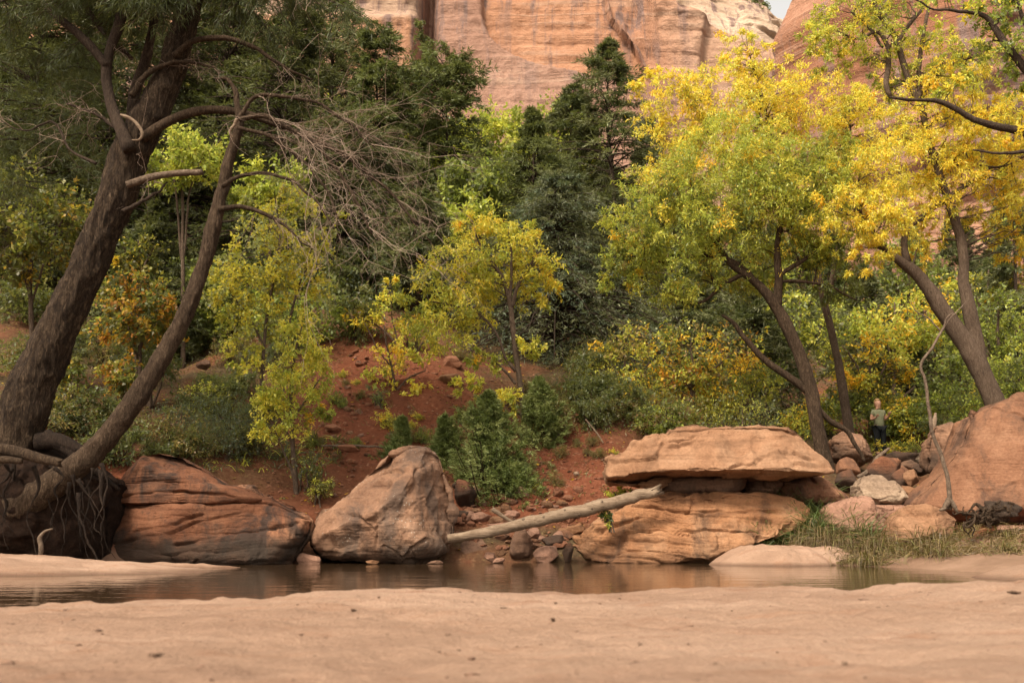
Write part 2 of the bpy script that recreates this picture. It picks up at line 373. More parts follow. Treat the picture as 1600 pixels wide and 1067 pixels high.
CTRL += [np.array(a, float) for a in [
    (-9, 17.2, .15), (-7.2, 17.6, .1), (-8.2, 18.3, .3), (-10.5, 18.2, .3), (-6.4, 18.4, .1), (-4.2, 18.8, -.3), (-2, 19.0, -.3), (0, 19.2, -.25), (2, 19.2, -.25), (3.6, 18.6, -.25), (5, 17.8, -.15),
    (6.2, 16.2, -.06), (7.2, 14, .0), (8.5, 12, .05), (7, 10, -.2), (11, 10, .25), (-10, 14, -.05), (-14, 14, .2), (-14, 19, 2.4), (-20, 22, 4),
    (-8, 10, -.4), (0, 12, -.45), (0, 6, -.5), (-5, 3, -.5), (5, 3, -.5), (10, 4, -.4), (-12, 4, -.5),
    (-35, 40, 13), (-10, 60, 17), (-40, 70, 26), (10, 65, 14), (30, 60, 9), (55, 60, 16), (0, 90, 28), (-40, 100, 40), (45, 95, 17), (20, 120, 36), (-60, 50, 26),
    (-30, 140, 60), (20, 150, 52), (70, 130, 32), (100, 70, 36), (-110, 100, 60), (-100, 30, 34), (110, 20, 30), (-60, -10, 6), (60, -10, 6), (0, -40, 1), (-30, 10, 3), (30, 15, 3)]]
CTRL = np.array(CTRL)
def _tps(r2): return np.where(r2 > 1e-9, 0.5 * r2 * np.log(np.maximum(r2, 1e-9)), 0)
_n = len(CTRL); _w = lambda xy: np.stack([xy[..., 0], xy[..., 1]], -1)
# distances compressed so that near detail and far slope share one surface
def _warp(x, y):
    r = np.sqrt(x * x + y * y) + 1e-6; k = np.log1p(r / 12.0) * 12.0 / r
    return np.stack([x * k, y * k], -1)
_cw = _warp(CTRL[:, 0], CTRL[:, 1])
_K = _tps(((_cw[:, None] - _cw[None]) ** 2).sum(-1)) + np.eye(_n) * 0.15
_A = np.zeros((_n + 3, _n + 3)); _A[:_n, :_n] = _K; _A[:_n, _n] = 1; _A[:_n, _n + 1:] = _cw; _A[_n:, :_n] = _A[:_n, _n:].T
_sol = np.linalg.solve(_A, np.concatenate([CTRL[:, 2], np.zeros(3)]))
def T(x, y, rough=True):
    x = np.asarray(x, float); y = np.asarray(y, float); sh = x.shape
    q = _warp(x.ravel(), y.ravel())
    z = _sol[_n] + q @ _sol[_n + 1:]
    for i in range(_n): z = z + _sol[i] * _tps(((q - _cw[i]) ** 2).sum(-1))
    z = z.reshape(sh)
    if rough:
        p = np.stack([x, y, np.zeros_like(x)], -1)
        a = sstep(-.2, 1.2, z)
        z = z + a * (0.35 * fbm(p * .25, 4) * sstep(22, 30, y) + 0.10 * ridged(p * .9, 4) + 0.04 * fbm(p * 4, 3))
    return z
Yr = np.concatenate([np.linspace(-60, 5, 14)[:-1], np.linspace(5, 15, 30)[:-1], np.linspace(15, 34, 190)[:-1], np.geomspace(34, 200, 90)])
tt = np.sinh(np.linspace(-1.9, 1.9, 260)) / np.sinh(1.9)
X = tt[None, :] * (np.maximum(Yr, 8) * 0.95 + 8)[:, None]; Yg = np.broadcast_to(Yr[:, None], X.shape)
Z = T(X, Yg)
V = np.stack([X, Yg, Z], -1).reshape(-1, 3)
ni, nj = X.shape
ii, jj = np.meshgrid(np.arange(ni - 1), np.arange(nj - 1), indexing='ij')
gq = lambda nj_: np.stack([ii * nj_ + jj, ii * nj_ + jj + 1, (ii + 1) * nj_ + jj + 1, (ii + 1) * nj_ + jj], -1).reshape(-1, 4)
p3 = V * 1.0
sandm = (1 - sstep(.25, .55, V[:, 2] + .15 * fbm(p3 * .8, 3))) * sstep(-20, -10, -V[:, 1] + 5)
# leaf litter everywhere under the trees except the bare red slope and cut bank in the middle
bare = np.exp(-(((V[:, 0] + 3.6) / 2.6) ** 2 + ((V[:, 1] - 26.0) / 5.0) ** 2)) + np.exp(-(((V[:, 0] - 1.2) / 2.2) ** 2 + ((V[:, 1] - 23) / 2.6) ** 2))
lit = np.clip(1 - 1.25 * bare, 0.1, 1) * sstep(19.5, 21.5, V[:, 1] + .6 * fbm(p3 * .5, 3))
mud = np.exp(-(((V[:, 0] + .6) / 4.6) ** 4)) * sstep(17.0, 17.8, V[:, 1]); sandm = sandm * (1 - .93 * mud); lit = np.maximum(lit, mud * (1 - sstep(.5, .9, V[:, 2])))
ground = mk('hillside_ground', V, gq(nj), M['soil'], None, np.stack([np.clip(sandm, 0, 1), lit, 0 * lit], -1))
tag(ground, kind='structure')
def Tz(x, y): return float(T(np.array([x]), np.array([y]))[0])

# near sand bar
cpx = np.array([-400, 0, 300, 420, 560, 680, 800, 960, 1060, 1150, 1300, 1440, 1600, 2000.]); cpy = np.array([962, 953, 938, 936, 924, 922, 926, 928, 923, 919, 923, 913, 905, 890.])
xs = np.linspace(-7, 7, 460); ys = np.concatenate([np.linspace(-6, 1.5, 30)[:-1], np.linspace(1.5, 7, 460)[:-1], np.linspace(7, 10, 30)])
X, Yg = np.meshgrid(xs, ys)
crestY = 5.6 + .35 * np.sin(X * .7 + 1) + .25 * np.sin(X * 1.7)
pxl = 800 + X / crestY * F * cp
cy = np.interp(pxl, cpx, cpy)
ang = PITCH - np.arctan((cy - 533.5) / F)
crestz = CAMZ + crestY * np.tan(ang)
crestz = np.minimum(crestz, .36)
u = Yg - crestY
p3 = np.stack([X, Yg, 0 * X], -1)
near = 0.24 + .03 * fbm(p3 * .5, 3)
Z = np.where(u < 0, crestz + (near - crestz) * sstep(0, 3.5, -u), crestz - .16 * u - .12 * u * u)
Z = Z + .012 * fbm(p3 * 1.6, 4) + .006 * ridged(p3 * np.array((3, 5, 1)), 3) - .016 * sstep(.3, .7, fbm(p3 * 3.3, 3)) + .012 * fbm(p3 * np.array((4, 8, 1)), 5) + .006 * ridged(p3 * np.array((2, 9, 1)) + 5, 3) + .0025 * fbm(p3 * 16, 3)
Z = np.maximum(Z, -.45)
ni, nj = X.shape
ii, jj = np.meshgrid(np.arange(ni - 1), np.arange(nj - 1), indexing='ij')
Vn = np.stack([X, Yg, Z], -1).reshape(-1, 3)
tag(mk('sand_bank', Vn, gq(nj), M['sand']), kind='structure')
def nearz(x, y):
    i = int(np.argmin(abs(ys - y))); j = int(np.argmin(abs(xs - x))); return float(Z[i, j])
_nz = Z.copy(); _nx, _ny = xs.copy(), ys.copy()
def nz(x, y): return float(_nz[int(np.argmin(abs(_ny - y))), int(np.argmin(abs(_nx - x)))])

# water
wv = np.array([(-60, 2, 0), (60, 2, 0), (60, 30, 0), (-60, 30, 0)], float)
xs = np.linspace(-60, 60, 60); ys = np.linspace(1, 20.5, 30)
X, Yg = np.meshgrid(xs, ys); ni, nj = X.shape
ii, jj = np.meshgrid(np.arange(ni - 1), np.arange(nj - 1), indexing='ij')
tag(mk('stream_water', np.stack([X, Yg, 0 * X], -1).reshape(-1, 3), gq(nj), M['water']), kind='structure')

def sand_dome(name, ctr, rx, ry, h, rot=0.0, seed=0, mat='sand', rough=.006):
    s = np.linspace(0, 1, 40); th = np.linspace(0, 2 * math.pi, 140, endpoint=False)
    S, TH = np.meshgrid(s, th, indexing='ij')
    rr = 1 + .16 * fbm(np.stack([np.cos(TH) * 1.5, np.sin(TH) * 1.5, 0 * S + seed], -1), 4)
    lx = S * rr * rx * np.cos(TH); ly = S * rr * ry * np.sin(TH)
    x = ctr[0] + lx * math.cos(rot) - ly * math.sin(rot); y = ctr[1] + lx * math.sin(rot) + ly * math.cos(rot)
    p = np.stack([x, y, 0 * x + seed], -1)
    z = ctr[2] + h * (1 - S ** 2.6) - .12 * S ** 6 + (1 - S ** 4) * (.05 * fbm(p * .9, 4) + .02 * ridged(p * np.array((1.2, 5, 1)), 3) + rough * (np.tanh(5 * fbm(p * np.array((.9, 2.2, 1)), 4)) + .5 * ridged(p * 2, 4)))
    n, k = S.shape
    ii, jj = np.meshgrid(np.arange(n - 1), np.arange(k), indexing='ij'); j2 = (jj + 1) % k
    q = np.stack([ii * k + jj, (ii + 1) * k + jj, (ii + 1) * k + j2, ii * k + j2], -1).reshape(-1, 4)
    return tag(mk(name, np.stack([x, y, z], -1).reshape(-1, 3), q, M[mat]), kind='structure')
sand_dome('sand_spit', (-8.3, 15.2, -.02), 4.2, 1.55, .22, -.06, 1)
sand_dome('sand_spit', (-5.7, 16.6, -.04), 1.6, .35, .1, .1, 2)
sand_dome('sand_bar', (5.0, 18.3, -.03), 1.6, .95, .34, .06, 3, 'sand', .035)
sand_dome('sand_bar', (8.6, 13.6, -.03), 2.9, 1.7, .24, .25, 4)

# ------------------------------------------------------------------ canyon walls
def wall(name, xs, zs, fy, fc, base_y):
    X, Zg = np.meshgrid(xs, zs); ni, nj = X.shape
    ii, jj = np.meshgrid(np.arange(ni - 1), np.arange(nj - 1), indexing='ij')
    C = fc(X, Zg); rs = fy(X, Zg); Yv, Zv = rs[:2]; X = rs[2] if len(rs) > 2 else X
    q = np.stack([ii * nj + jj, ii * nj + jj + 1, (ii + 1) * nj + jj + 1, (ii + 1) * nj + jj], -1).reshape(-1, 4)
    return tag(mk(name, np.stack([X, Yv, Zv], -1).reshape(-1, 3), q, M['cliff'], None, C.reshape(-1, 3)), kind='structure')
YM = 150.0
def px_of(x, z, Y=YM):        # inverse of P at a given distance
    k = Y; u = x; d = np.stack([x, np.full_like(x, Y), z - CAMZ], -1)
    fz = d[..., 1] * cp + d[..., 2] * sp; uz = -d[..., 1] * sp + d[..., 2] * cp
    return 800 + F * x / fz, 533.5 - F * uz / fz
alc_lo = (np.array([700, 751, 763, 780, 810, 844, 874, 928, 990, 1040.]), np.array([-120, 0, 30, 50, 68, 82, 89, 104, 112, 118.]))
def main_feats(X, Zg):
    px, py = px_of(X, Zg)
    p3 = np.stack([X, 0 * X, Zg], -1)
    wob = 4 * fbm(p3 * .06, 3) + 1.6 * np.tanh(4 * fbm(p3 * .25, 3))
    lo = np.interp(px, *alc_lo) + wob
    hi_x = np.interp(py, [-120, 0, 50, 90, 140], [930, 962, 996, 1012, 1030]) + wob
    alc = sstep(0, 3.5, lo - py) * sstep(0, 4, hi_x - px) * sstep(748, 756, px)
    left = 1 - sstep(649, 653, px + wob * .4)          # buttress on the left
    crack = np.exp(-((px + wob * .5 - 664) / 11) ** 2) * (1 - sstep(95, 150, py))
    right = sstep(0, 10, px - hi_x)
    return px, py, p3, alc, left, crack, right
def main_top(X, Zg):
    top = np.interp(X, [-100, 20, 25, 29, 46, 75], [128, 128, 97, 89, 82, 74]) + 1.5 * fbm(np.stack([X * .15, 0 * X, 0 * X], -1), 4)
    return 22 + (Zg - 22) * (top - 22) / 106
def main_y(X, Zg):
    Zg = main_top(X, Zg)
    px, py, p3, alc, left, crack, right = main_feats(X, Zg)
    y = YM + (Zg - 60) * .18 + alc * 2.2 - left * 5 + crack * 7 + right * 3
    y = y + .9 * fbm(p3 * .025, 3) + .22 * ridged(p3 * np.array((.1, .06, .3)), 4) + (right + .5 * left) * (1.3 * np.tanh(7 * fbm(p3 * np.array((.1, 1, .035)), 4)) + .45 * np.tanh(6 * fbm(p3 * np.array((.07, 1, .12)) + 9, 4))) + .16 * fbm(p3 * .5, 4)
    st = fbm(np.stack([X * .008, 0 * X, Zg * .35 + X * .03 + 1.2 * fbm(p3 * .03, 2)], -1), 3)
    y = y - .1 * np.tanh(8 * st) * (.5 + right + .5 * left)
    y = y + sstep(30, 0, py) * left * 2.5
    return y, Zg
def main_c(X, Zg):
    Zg = main_top(X, Zg)
    px, py, p3, alc, left, crack, right = main_feats(X, Zg)
    base = np.array((0.38, 0.235, 0.175)); org = np.array((0.47, 0.26, 0.16)); lef = np.array((0.44, 0.25, 0.155)); rig = np.array((0.45, 0.25, 0.16)); pale = np.array((0.47, 0.34, 0.25))
    c = np.broadcast_to(base, X.shape + (3,)).copy()
    for w_, k in ((alc, org), (left, lef), (right, rig)):
        c = c * (1 - w_[..., None]) + k * w_[..., None]
    pl = np.clip(left * sstep(36, 18, py + 6 * fbm(p3 * .1, 3)) + right * sstep(1010, 1110, px + 30 * fbm(p3 * .05, 3)) * .5, 0, 1)
    c = c * (1 - pl[..., None]) + pale * pl[..., None]
    return c
wall('cliff_wall', np.linspace(-150, 70, 700), np.linspace(22, 128, 300), main_y, main_c, YM)
# far pale dome, skyline falls to the right
def dome_y(X, Zg):
    top = np.interp(X, [10, 50, 70, 76, 82, 90, 105, 130, 180], [184, 171, 164.5, 162, 159, 154, 147, 140, 130]) + 2.0 * fbm(np.stack([X * .09, 0 * X, 0 * X], -1), 4)
    p3 = np.stack([X, 0 * X, Zg], -1)
    f = (Zg - 60) / 140.0; z = 60 + (top - 60) * f ** .85
    y = 255 + 30 * f ** 3 + 2.5 * fbm(p3 * .03, 3) + 1.6 * np.tanh(6 * fbm(p3 * np.array((.08, 1, .03)), 4)) + 1.4 * np.tanh(6 * fbm(p3 * np.array((.03, 1, .12)) + 5, 4)) + .6 * ridged(p3 * .15, 4)
    return y, z
def dome_c(X, Zg):
    p3 = np.stack([X, 0 * X, Zg], -1)
    k = sstep(.35, .62, (Zg - 60) / 140 + .09 * fbm(p3 * .03, 4))[..., None]
    return np.array((0.46, 0.26, 0.165)) * (1 - k) + np.array((0.56, 0.44, 0.33)) * k
wall('far_cliff', np.linspace(10, 170, 300), np.linspace(60, 200, 200), dome_y, dome_c, 255)
# right wall, nearer
def rw_edge(Zg):
    return np.interp(Zg, [10, 40, 48, 55, 62, 70, 80], [31, 30, 30.6, 31, 33.3, 36.5, 41]) + .5 * fbm(np.stack([Zg * .25, 0 * Zg, 0 * Zg], -1), 4)
def rw_y(X, Zg):
    edge = rw_edge(Zg); X = X + edge
    p3 = np.stack([X, 0 * X, Zg], -1)
    d = X - edge
    y = 108 - 16 * (1 - np.exp(-d / 9)) + (Zg - 30) * .1
    y = y + .8 * fbm(p3 * .06, 3) + .5 * ridged(p3 * np.array((.08, 1, .3)), 4) + .5 * np.tanh(6 * fbm(p3 * np.array((.12, 1, .05)), 4)) - .35 * np.tanh(4 * fbm(np.stack([X * .01, 0 * X, Zg * .5 - X * .08], -1), 3))
    return y, Zg, X
def rw_c(X, Zg):
    p3 = np.stack([X, 0 * X, Zg], -1); k = sstep(-.3, .5, fbm(p3 * .07, 4))[..., None]
    return np.array((0.3, 0.145, 0.085)) * (1 - k) + np.array((0.46, 0.26, 0.175)) * k
wall('canyon_wall', np.concatenate([np.linspace(0, 3, 30)[:-1], np.linspace(3, 90, 250)]), np.linspace(8, 95, 220), rw_y, rw_c, 108)

# ------------------------------------------------------------------ rocks
def softmin(a, k):
    m = a.min(0); return m - k * np.log(np.exp(-(a - m) / k).sum(0))
def rock(name, label, outline, Y, df, db, mat, facets=(), group=None, parent=None, seed=0, amp=.035, led=.03, ledf=5.0, dip=0.0, ctr=None, N=200, Mr=46, k=.05, sqp=2.6, chip=.035, cracks=(), cat='boulder', lab_cat=True):
    """a rock whose outline across the view is given by photo points; it bulges df towards the stream and db behind.
    facets: lists of three (px, py, depth towards the stream in m) cutting planes that make its faces"""
    o3 = np.array([P(a, b, Y) for a, b in outline]); o2 = o3[:, [0, 2]]
    c = P(*ctr, Y)[[0, 2]] if ctr else o2.mean(0)
    th = np.linspace(0, 2 * math.pi, N, endpoint=False); dr = np.stack([np.cos(th), np.sin(th)], -1)
    a = o2 - c; b = np.roll(o2, -1, 0) - c; e = b - a
    den = dr[:, None, 0] * e[None, :, 1] - dr[:, None, 1] * e[None, :, 0]
    den = np.where(np.abs(den) < 1e-9, 1e-9, den)
    t = (a[None, :, 0] * e[None, :, 1] - a[None, :, 1] * e[None, :, 0]) / den
    u = (a[None, :, 0] * dr[:, None, 1] - a[None, :, 1] * dr[:, None, 0]) / den
    t = np.where((u >= -1e-6) & (u <= 1 + 1e-6) & (t > 0), t, 0); r = t.max(1)
    r = np.where(r < 1e-3, np.median(r), r)
    r = (r * 2 + np.roll(r, 1) + np.roll(r, -1)) / 4
    size = r.mean()
    s = np.sin(np.linspace(0.03, 1, Mr) * math.pi / 2)
    S, _ = np.meshgrid(s, th, indexing='ij')
    x = c[0] + S * r[None] * dr[None, :, 0]; z = c[1] + S * r[None] * dr[None, :, 1]
    h = [df * (1 - S ** sqp) ** .5]
    for f in facets:
        q = np.array([[*P(p[0], p[1], Y)[[0, 2]], p[2]] for p in f])
        A = np.c_[q[:, :2], np.ones(3)]; co = np.linalg.solve(A, q[:, 2]); h.append(co[0] * x + co[1] * z + co[2])
    hb = -db * (1 - S ** 3) ** .5
    h = softmin(np.array(h), k) if len(h) > 1 else h[0]
    h = np.maximum(h, hb + .06)
    Vf = np.stack([x, Y - h, z], -1); Vb = np.stack([x, Y - hb, z], -1)[:-1][::-1]
    V = np.concatenate([Vf, Vb]); n = len(V); k_ = N
    V = V.reshape(-1, 3)
    ii, jj = np.meshgrid(np.arange(n - 1), np.arange(k_), indexing='ij'); j2 = (jj + 1) % k_
    q = np.stack([ii * k_ + jj, ii * k_ + j2, (ii + 1) * k_ + j2, (ii + 1) * k_ + jj], -1).reshape(-1, 4)[:, ::-1]
    n0 = len(V); V = np.concatenate([V, [[c[0], V[:k_, 1].mean(), c[1]], [c[0], V[-k_:, 1].mean(), c[1]]]])
    tr = np.array([(n0, (j + 1) % k_, j)[::1] for j in range(k_)] + [(n0 + 1, (n - 1) * k_ + j, (n - 1) * k_ + (j + 1) % k_) for j in range(k_)])[:, ::-1]
    # normals
    fn = np.cross(V[q[:, 2]] - V[q[:, 0]], V[q[:, 3]] - V[q[:, 1]]); nn = np.zeros_like(V)
    for kk in range(4): np.add.at(nn, q[:, kk], fn)
    nn = unit(nn)
    if (nn * (V - np.array([c[0], Y, c[1]]))).sum() < 0: nn = -nn; q = q[:, ::-1]; tr = tr[:, ::-1]
    pp = V + seed * 3.17
    d = amp * (fbm(pp * (1.1 / size), 4) + .45 * fbm(pp * (4 / size), 4)) * min(1.5, size)
    gq_ = np.random.default_rng(seed + 500)
    # fractured faces: cells with their own small offset and tilt
    ns_ = 46; si = gq_.integers(0, len(V), ns_); ps = V[si]; til = gq_.normal(size=(ns_, 3)) * .16; off = gq_.normal(size=ns_)
    wv_ = V + .12 * size * np.stack([fbm(pp * (2 / size) + 4.1 * k, 3) for k in range(3)], -1)
    dd = ((wv_[:, None] - ps[None]) ** 2).sum(-1); o_ = np.argpartition(dd, 1, axis=1)[:, :2]; rr_ = np.arange(len(V))
    d1, d2 = dd[rr_, o_[:, 0]], dd[rr_, o_[:, 1]]; sw = d1 > d2; i1 = np.where(sw, o_[:, 1], o_[:, 0]); i2 = np.where(sw, o_[:, 0], o_[:, 1]); d1, d2 = np.minimum(d1, d2), np.maximum(d1, d2)
    cv = lambda i: chip * size * (off[i] * .55) + ((V - ps[i]) * til[i]).sum(-1) * chip * 6
    bl = sstep(0, .1, (np.sqrt(d2) - np.sqrt(d1)) / size); d = d + cv(i1) * (.5 + .5 * bl) + cv(i2) * (.5 - .5 * bl)
    if led:
        zz = V[:, 2] * math.cos(dip) + V[:, 0] * math.sin(dip) + .22 * fbm(pp * .45, 3) + .03 * fbm(pp * 2.2, 2)
        msk = .25 + .75 * sstep(-.35, .4, fbm(pp * .8 + 9, 3)); tabr = gq_.normal(size=4096)
        for fq, am in ((ledf, 1.0), (ledf * 2.7, .45)):
            q_ = zz * fq + 200 + .4 * fbm(pp * .5 + fq, 2); fl = np.floor(q_).astype(int); fr = q_ - fl
            prof = tabr[fl % 4096] * .5 + .35 * fr - .9 * np.exp(-np.minimum(fr, 1 - fr) / .07)
            d = d + led * am * msk * prof
    for cr in cracks:
        cq = np.array([P(a_, b_, Y)[[0, 2]] for a_, b_ in cr]); best = np.full(len(V), 9.); sg = np.zeros(len(V))
        q2 = V[:, [0, 2]] + .035 * np.stack([fbm(pp * 2.5, 3), fbm(pp * 2.5 + 31, 3)], -1)
        for a_, b_ in zip(cq[:-1], cq[1:]):
            e_ = b_ - a_; t_ = np.clip(((q2 - a_) @ e_) / (e_ @ e_), 0, 1); df_ = q2 - (a_ + t_[:, None] * e_); dd_ = np.linalg.norm(df_, axis=1); m_ = dd_ < best; best[m_] = dd_[m_]; sg[m_] = df_[m_, 1]
        fr_ = V[:, 1] < Y; up_ = sstep(-.01, .02, sg)
        wk = .25 + .95 * sstep(-.5, .5, fbm(pp * 1.6 + 17, 3)); d = d - fr_ * wk * (.06 * np.exp(-(best / .02) ** 2) + (1 - up_) * .03 * np.exp(-(best / .07) ** 2) - up_ * .02 * np.exp(-(best / .06) ** 2))
    d = d - amp * .9 * sstep(.75, 1.2, ridged(pp * (1.2 / size), 3))
    V = V + nn * d[:, None]
    o = mk(name, V, [q, tr], M[mat], parent)
    if parent is None: tag(o, label, cat, group)
    elif label: tag(o, label)
    return o
rng = np.random.default_rng(11)
# unit icosphere
_bm = bmesh.new(); bmesh.ops.create_icosphere(_bm, subdivisions=4, radius=1)
ICO_V = np.array([v.co[:] for v in _bm.verts]); ICO_F = np.array([[v.index for v in f.verts] for f in _bm.faces]); _bm.free()
_bm = bmesh.new(); bmesh.ops.create_icosphere(_bm, subdivisions=2, radius=1)
ICO2_V = np.array([v.co[:] for v in _bm.verts]); ICO2_F = np.array([[v.index for v in f.verts] for f in _bm.faces]); _bm.free()
def blob(ctr, dims, seed, rough=.045, planes=9, sharp=.022, base=ICO_V, tilt=None):
    g = np.random.default_rng(seed); d = base
    kf = np.arange(planes + 5) + .5; ph = np.arccos(1 - 2 * kf / (planes + 5)); tf = math.pi * (1 + 5 ** .5) * kf + g.uniform(0, 6)
    pn = unit(np.stack([np.cos(tf) * np.sin(ph), np.sin(tf) * np.sin(ph), np.cos(ph)], -1)[:, g.permutation(3)] + g.normal(size=(planes + 5, 3)) * .28); off = g.uniform(.66, 1.0, planes + 5)
    dot = d @ pn.T; rr = np.where(dot > .05, off[None] / np.maximum(dot, .05), 9)
    r = softmin(rr.T, sharp)
    V = d * r[:, None]; V = V * (1 + rough * (fbm(V * 1.7 + seed * 1.3, 4) + .35 * ridged(V * 3.1 + seed, 3)))[:, None]
    V = V / np.abs(V).max(0)
    V = V * np.array(dims)
    a = g.uniform(-.16, .16, 3) if tilt is None else tilt
    ca, sa = math.cos(a[1]), math.sin(a[1]); V = V @ np.array([[ca, 0, sa], [0, 1, 0], [-sa, 0, ca]])
    ca, sa = math.cos(a[2]), math.sin(a[2]); V = V @ np.array([[ca, -sa, 0], [sa, ca, 0], [0, 0, 1]])
    return V + np.array(ctr)
def stone(name, label, px, py, wpx, hpx, Y, mat, seed, group=None, depth=None, cat='rock', rough=.05, tilt=None):
    """a rock that fills the photo box centred at (px, py)"""
    s = mpp(Y); dm = (wpx * s / 2, depth if depth else (wpx + hpx) * s / 4, hpx * s / 2)
    return tag(mk(name, blob(P(px, py, Y), dm, seed, rough, tilt=tilt), ICO_F, M[mat]), label, cat, group)

# left layered boulder: two slabs over a ledged lower block, one cracked rock
b1 = empty('boulder', P(300, 885, 18.2), 'broad dark red layered boulder with a cracked pyramid top beside the leaning trunks', 'boulder')
rock('lower_block', None, [(122, 884), (128, 855), (150, 815), (172, 790), (230, 786), (300, 788), (370, 784), (420, 782), (462, 800), (490, 812), (487, 835), (468, 862), (455, 884), (430, 896), (330, 897), (200, 893)], 18.6, .95, 1.2, 'rock_red',
     [[(150, 890, .5), (300, 880, 1.05), (300, 800, .55)], [(300, 880, 1.0), (440, 880, .75), (440, 800, .35)], [(130, 860, .15), (200, 860, .75), (200, 800, .5)]], parent=b1, N=400, Mr=80, cracks=[[(145, 852), (202, 846), (270, 835), (405, 797)], [(304, 891), (331, 869)], [(226, 828), (277, 820), (330, 806)], [(300, 850), (400, 830), (470, 815)]], seed=1, led=.03, ledf=3.6, dip=.1, amp=.035, chip=.016)
rock('upper_slab', None, [(158, 786), (170, 766), (190, 757), (250, 750), (330, 754), (380, 762), (418, 780), (410, 788), (370, 790), (300, 789), (220, 790)], 18.75, .78, 1.2, 'rock_red', [[(160, 788, .35), (400, 788, .62), (300, 750, .4)]], parent=b1, N=300, Mr=70, cracks=[[(200, 775), (280, 770), (380, 778)]], seed=2, led=.015, dip=-.05, amp=.02, chip=.014)
rock('top_slab', None, [(183, 760), (198, 738), (222, 714), (250, 709), (285, 716), (320, 735), (352, 756), (372, 776), (330, 772), (300, 764), (240, 762)], 18.9, .6, 1.0, 'rock_red', [[(190, 762, .3), (320, 765, .65), (250, 732, .5)], [(250, 733, .5), (330, 762, .7), (290, 715, -.3)]], parent=b1, N=260, Mr=60, seed=3, led=.01, amp=.02, chip=.016)
rock('side_slab', None, [(335, 775), (352, 760), (395, 760), (412, 775), (440, 783), (465, 800), (430, 806), (370, 790)], 19.3, .4, .6, 'rock_red', parent=b1, seed=4, N=120, Mr=26)
# big smooth boulder
rock('boulder', 'tall lopsided brown boulder with pale lichen specks at the water edge', [(486, 850), (489, 832), (505, 805), (545, 775), (580, 740), (608, 712), (640, 700), (668, 699), (685, 714), (694, 745), (703, 770), (708, 800), (708, 830), (700, 860), (676, 872), (655, 880), (610, 880), (560, 876), (505, 872)], 19.3, 1.25, 1.3, 'rock_brown',
     [[(500, 860, .7), (660, 870, 1.15), (600, 800, 1.25)], [(500, 815, .45), (600, 800, 1.22), (650, 715, .25)], [(640, 800, 1.2), (700, 850, .35), (690, 740, .0)], [(560, 800, 1.3), (640, 740, .95), (620, 860, 1.15)]], cracks=[[(504, 804), (572, 801), (597, 829), (612, 815)], [(602, 738), (647, 741), (675, 722)], [(582, 763), (612, 754)], [(610, 850), (640, 862), (668, 840)]], seed=6, amp=.06, led=.014, ledf=3, ctr=(605, 815), k=.04, N=400, Mr=90)
# the balanced slab, its supports and the ledge below
rock('boulder', 'wide flat-topped tan slab balanced like a roof above the layered ledge', [(942, 742), (947, 715), (972, 704), (985, 690), (1030, 674), (1080, 670), (1130, 669), (1180, 667), (1230, 669), (1252, 684), (1272, 705), (1292, 725), (1300, 741), (1270, 746), (1200, 746), (1140, 745), (1060, 748), (1020, 757), (980, 757), (948, 753)], 20.0, 1.5, 1.7, 'rock_tan',
     [[(950, 740, 1.15), (1290, 740, 1.15), (1100, 672, .1)], [(950, 745, .35), (1010, 700, .6), (1000, 745, .9)], [(1200, 745, 1.2), (1290, 742, .6), (1250, 690, .2)], [(950, 739, 1.25), (1290, 737, 1.25), (1100, 757, -.6)]], cracks=[[(1046, 687), (1072, 683), (1089, 677), (1127, 674), (1141, 673)], [(1039, 699), (1097, 688)], [(1119, 740), (1141, 728), (1158, 727), (1180, 716), (1213, 713)], [(1174, 685), (1191, 696), (1207, 700)], [(1185, 683), (1204, 685), (1226, 681)], [(949, 720), (976, 722), (1017, 718), (1034, 692)], [(1230, 712), (1262, 722)], [(1225, 728), (1280, 735)]], seed=9, amp=.05, led=.035, ledf=5, dip=-.12, k=.035, N=420, Mr=90, sqp=3.5)
rock('boulder', 'long layered orange ledge rock under the balanced slab with a darker foot', [(892, 852), (900, 836), (925, 822), (950, 800), (990, 782), (1040, 772), (1120, 770), (1200, 768), (1235, 775), (1262, 792), (1258, 815), (1215, 838), (1150, 860), (1100, 884), (1040, 888), (960, 888), (915, 882)], 20.0, 1.75, 1.3, 'rock_ledge',
     [[(900, 870, .9), (1100, 885, 1.6), (1080, 775, .7)], [(1100, 885, 1.6), (1250, 800, .5), (1180, 775, .45)], [(900, 860, .4), (960, 880, 1.2), (960, 800, .5)]], cracks=[[(894, 846), (957, 843), (973, 830), (1004, 827)], [(916, 871), (976, 854), (1017, 860), (1050, 868), (1089, 871)], [(1050, 832), (1110, 827), (1177, 821)], [(930, 830), (990, 806)], [(1060, 800), (1130, 796), (1220, 800)]], seed=12, amp=.05, led=.075, ledf=4.2, dip=.16, k=.05, N=420, Mr=90, sqp=3.2)
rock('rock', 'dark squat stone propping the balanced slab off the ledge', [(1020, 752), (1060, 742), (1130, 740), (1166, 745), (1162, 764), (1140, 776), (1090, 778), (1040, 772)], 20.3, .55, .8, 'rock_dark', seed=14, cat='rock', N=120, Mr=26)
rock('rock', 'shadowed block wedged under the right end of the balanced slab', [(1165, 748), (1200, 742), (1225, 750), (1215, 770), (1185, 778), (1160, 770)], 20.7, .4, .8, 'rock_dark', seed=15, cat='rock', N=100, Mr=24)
rock('boulder', 'smooth orange boulder sloping down from the right end of the balanced slab', [(1205, 752), (1230, 744), (1275, 745), (1305, 762), (1328, 784), (1320, 800), (1270, 800), (1220, 790)], 20.9, .8, .8, 'rock_orange', seed=16, led=.015, N=140, Mr=30)
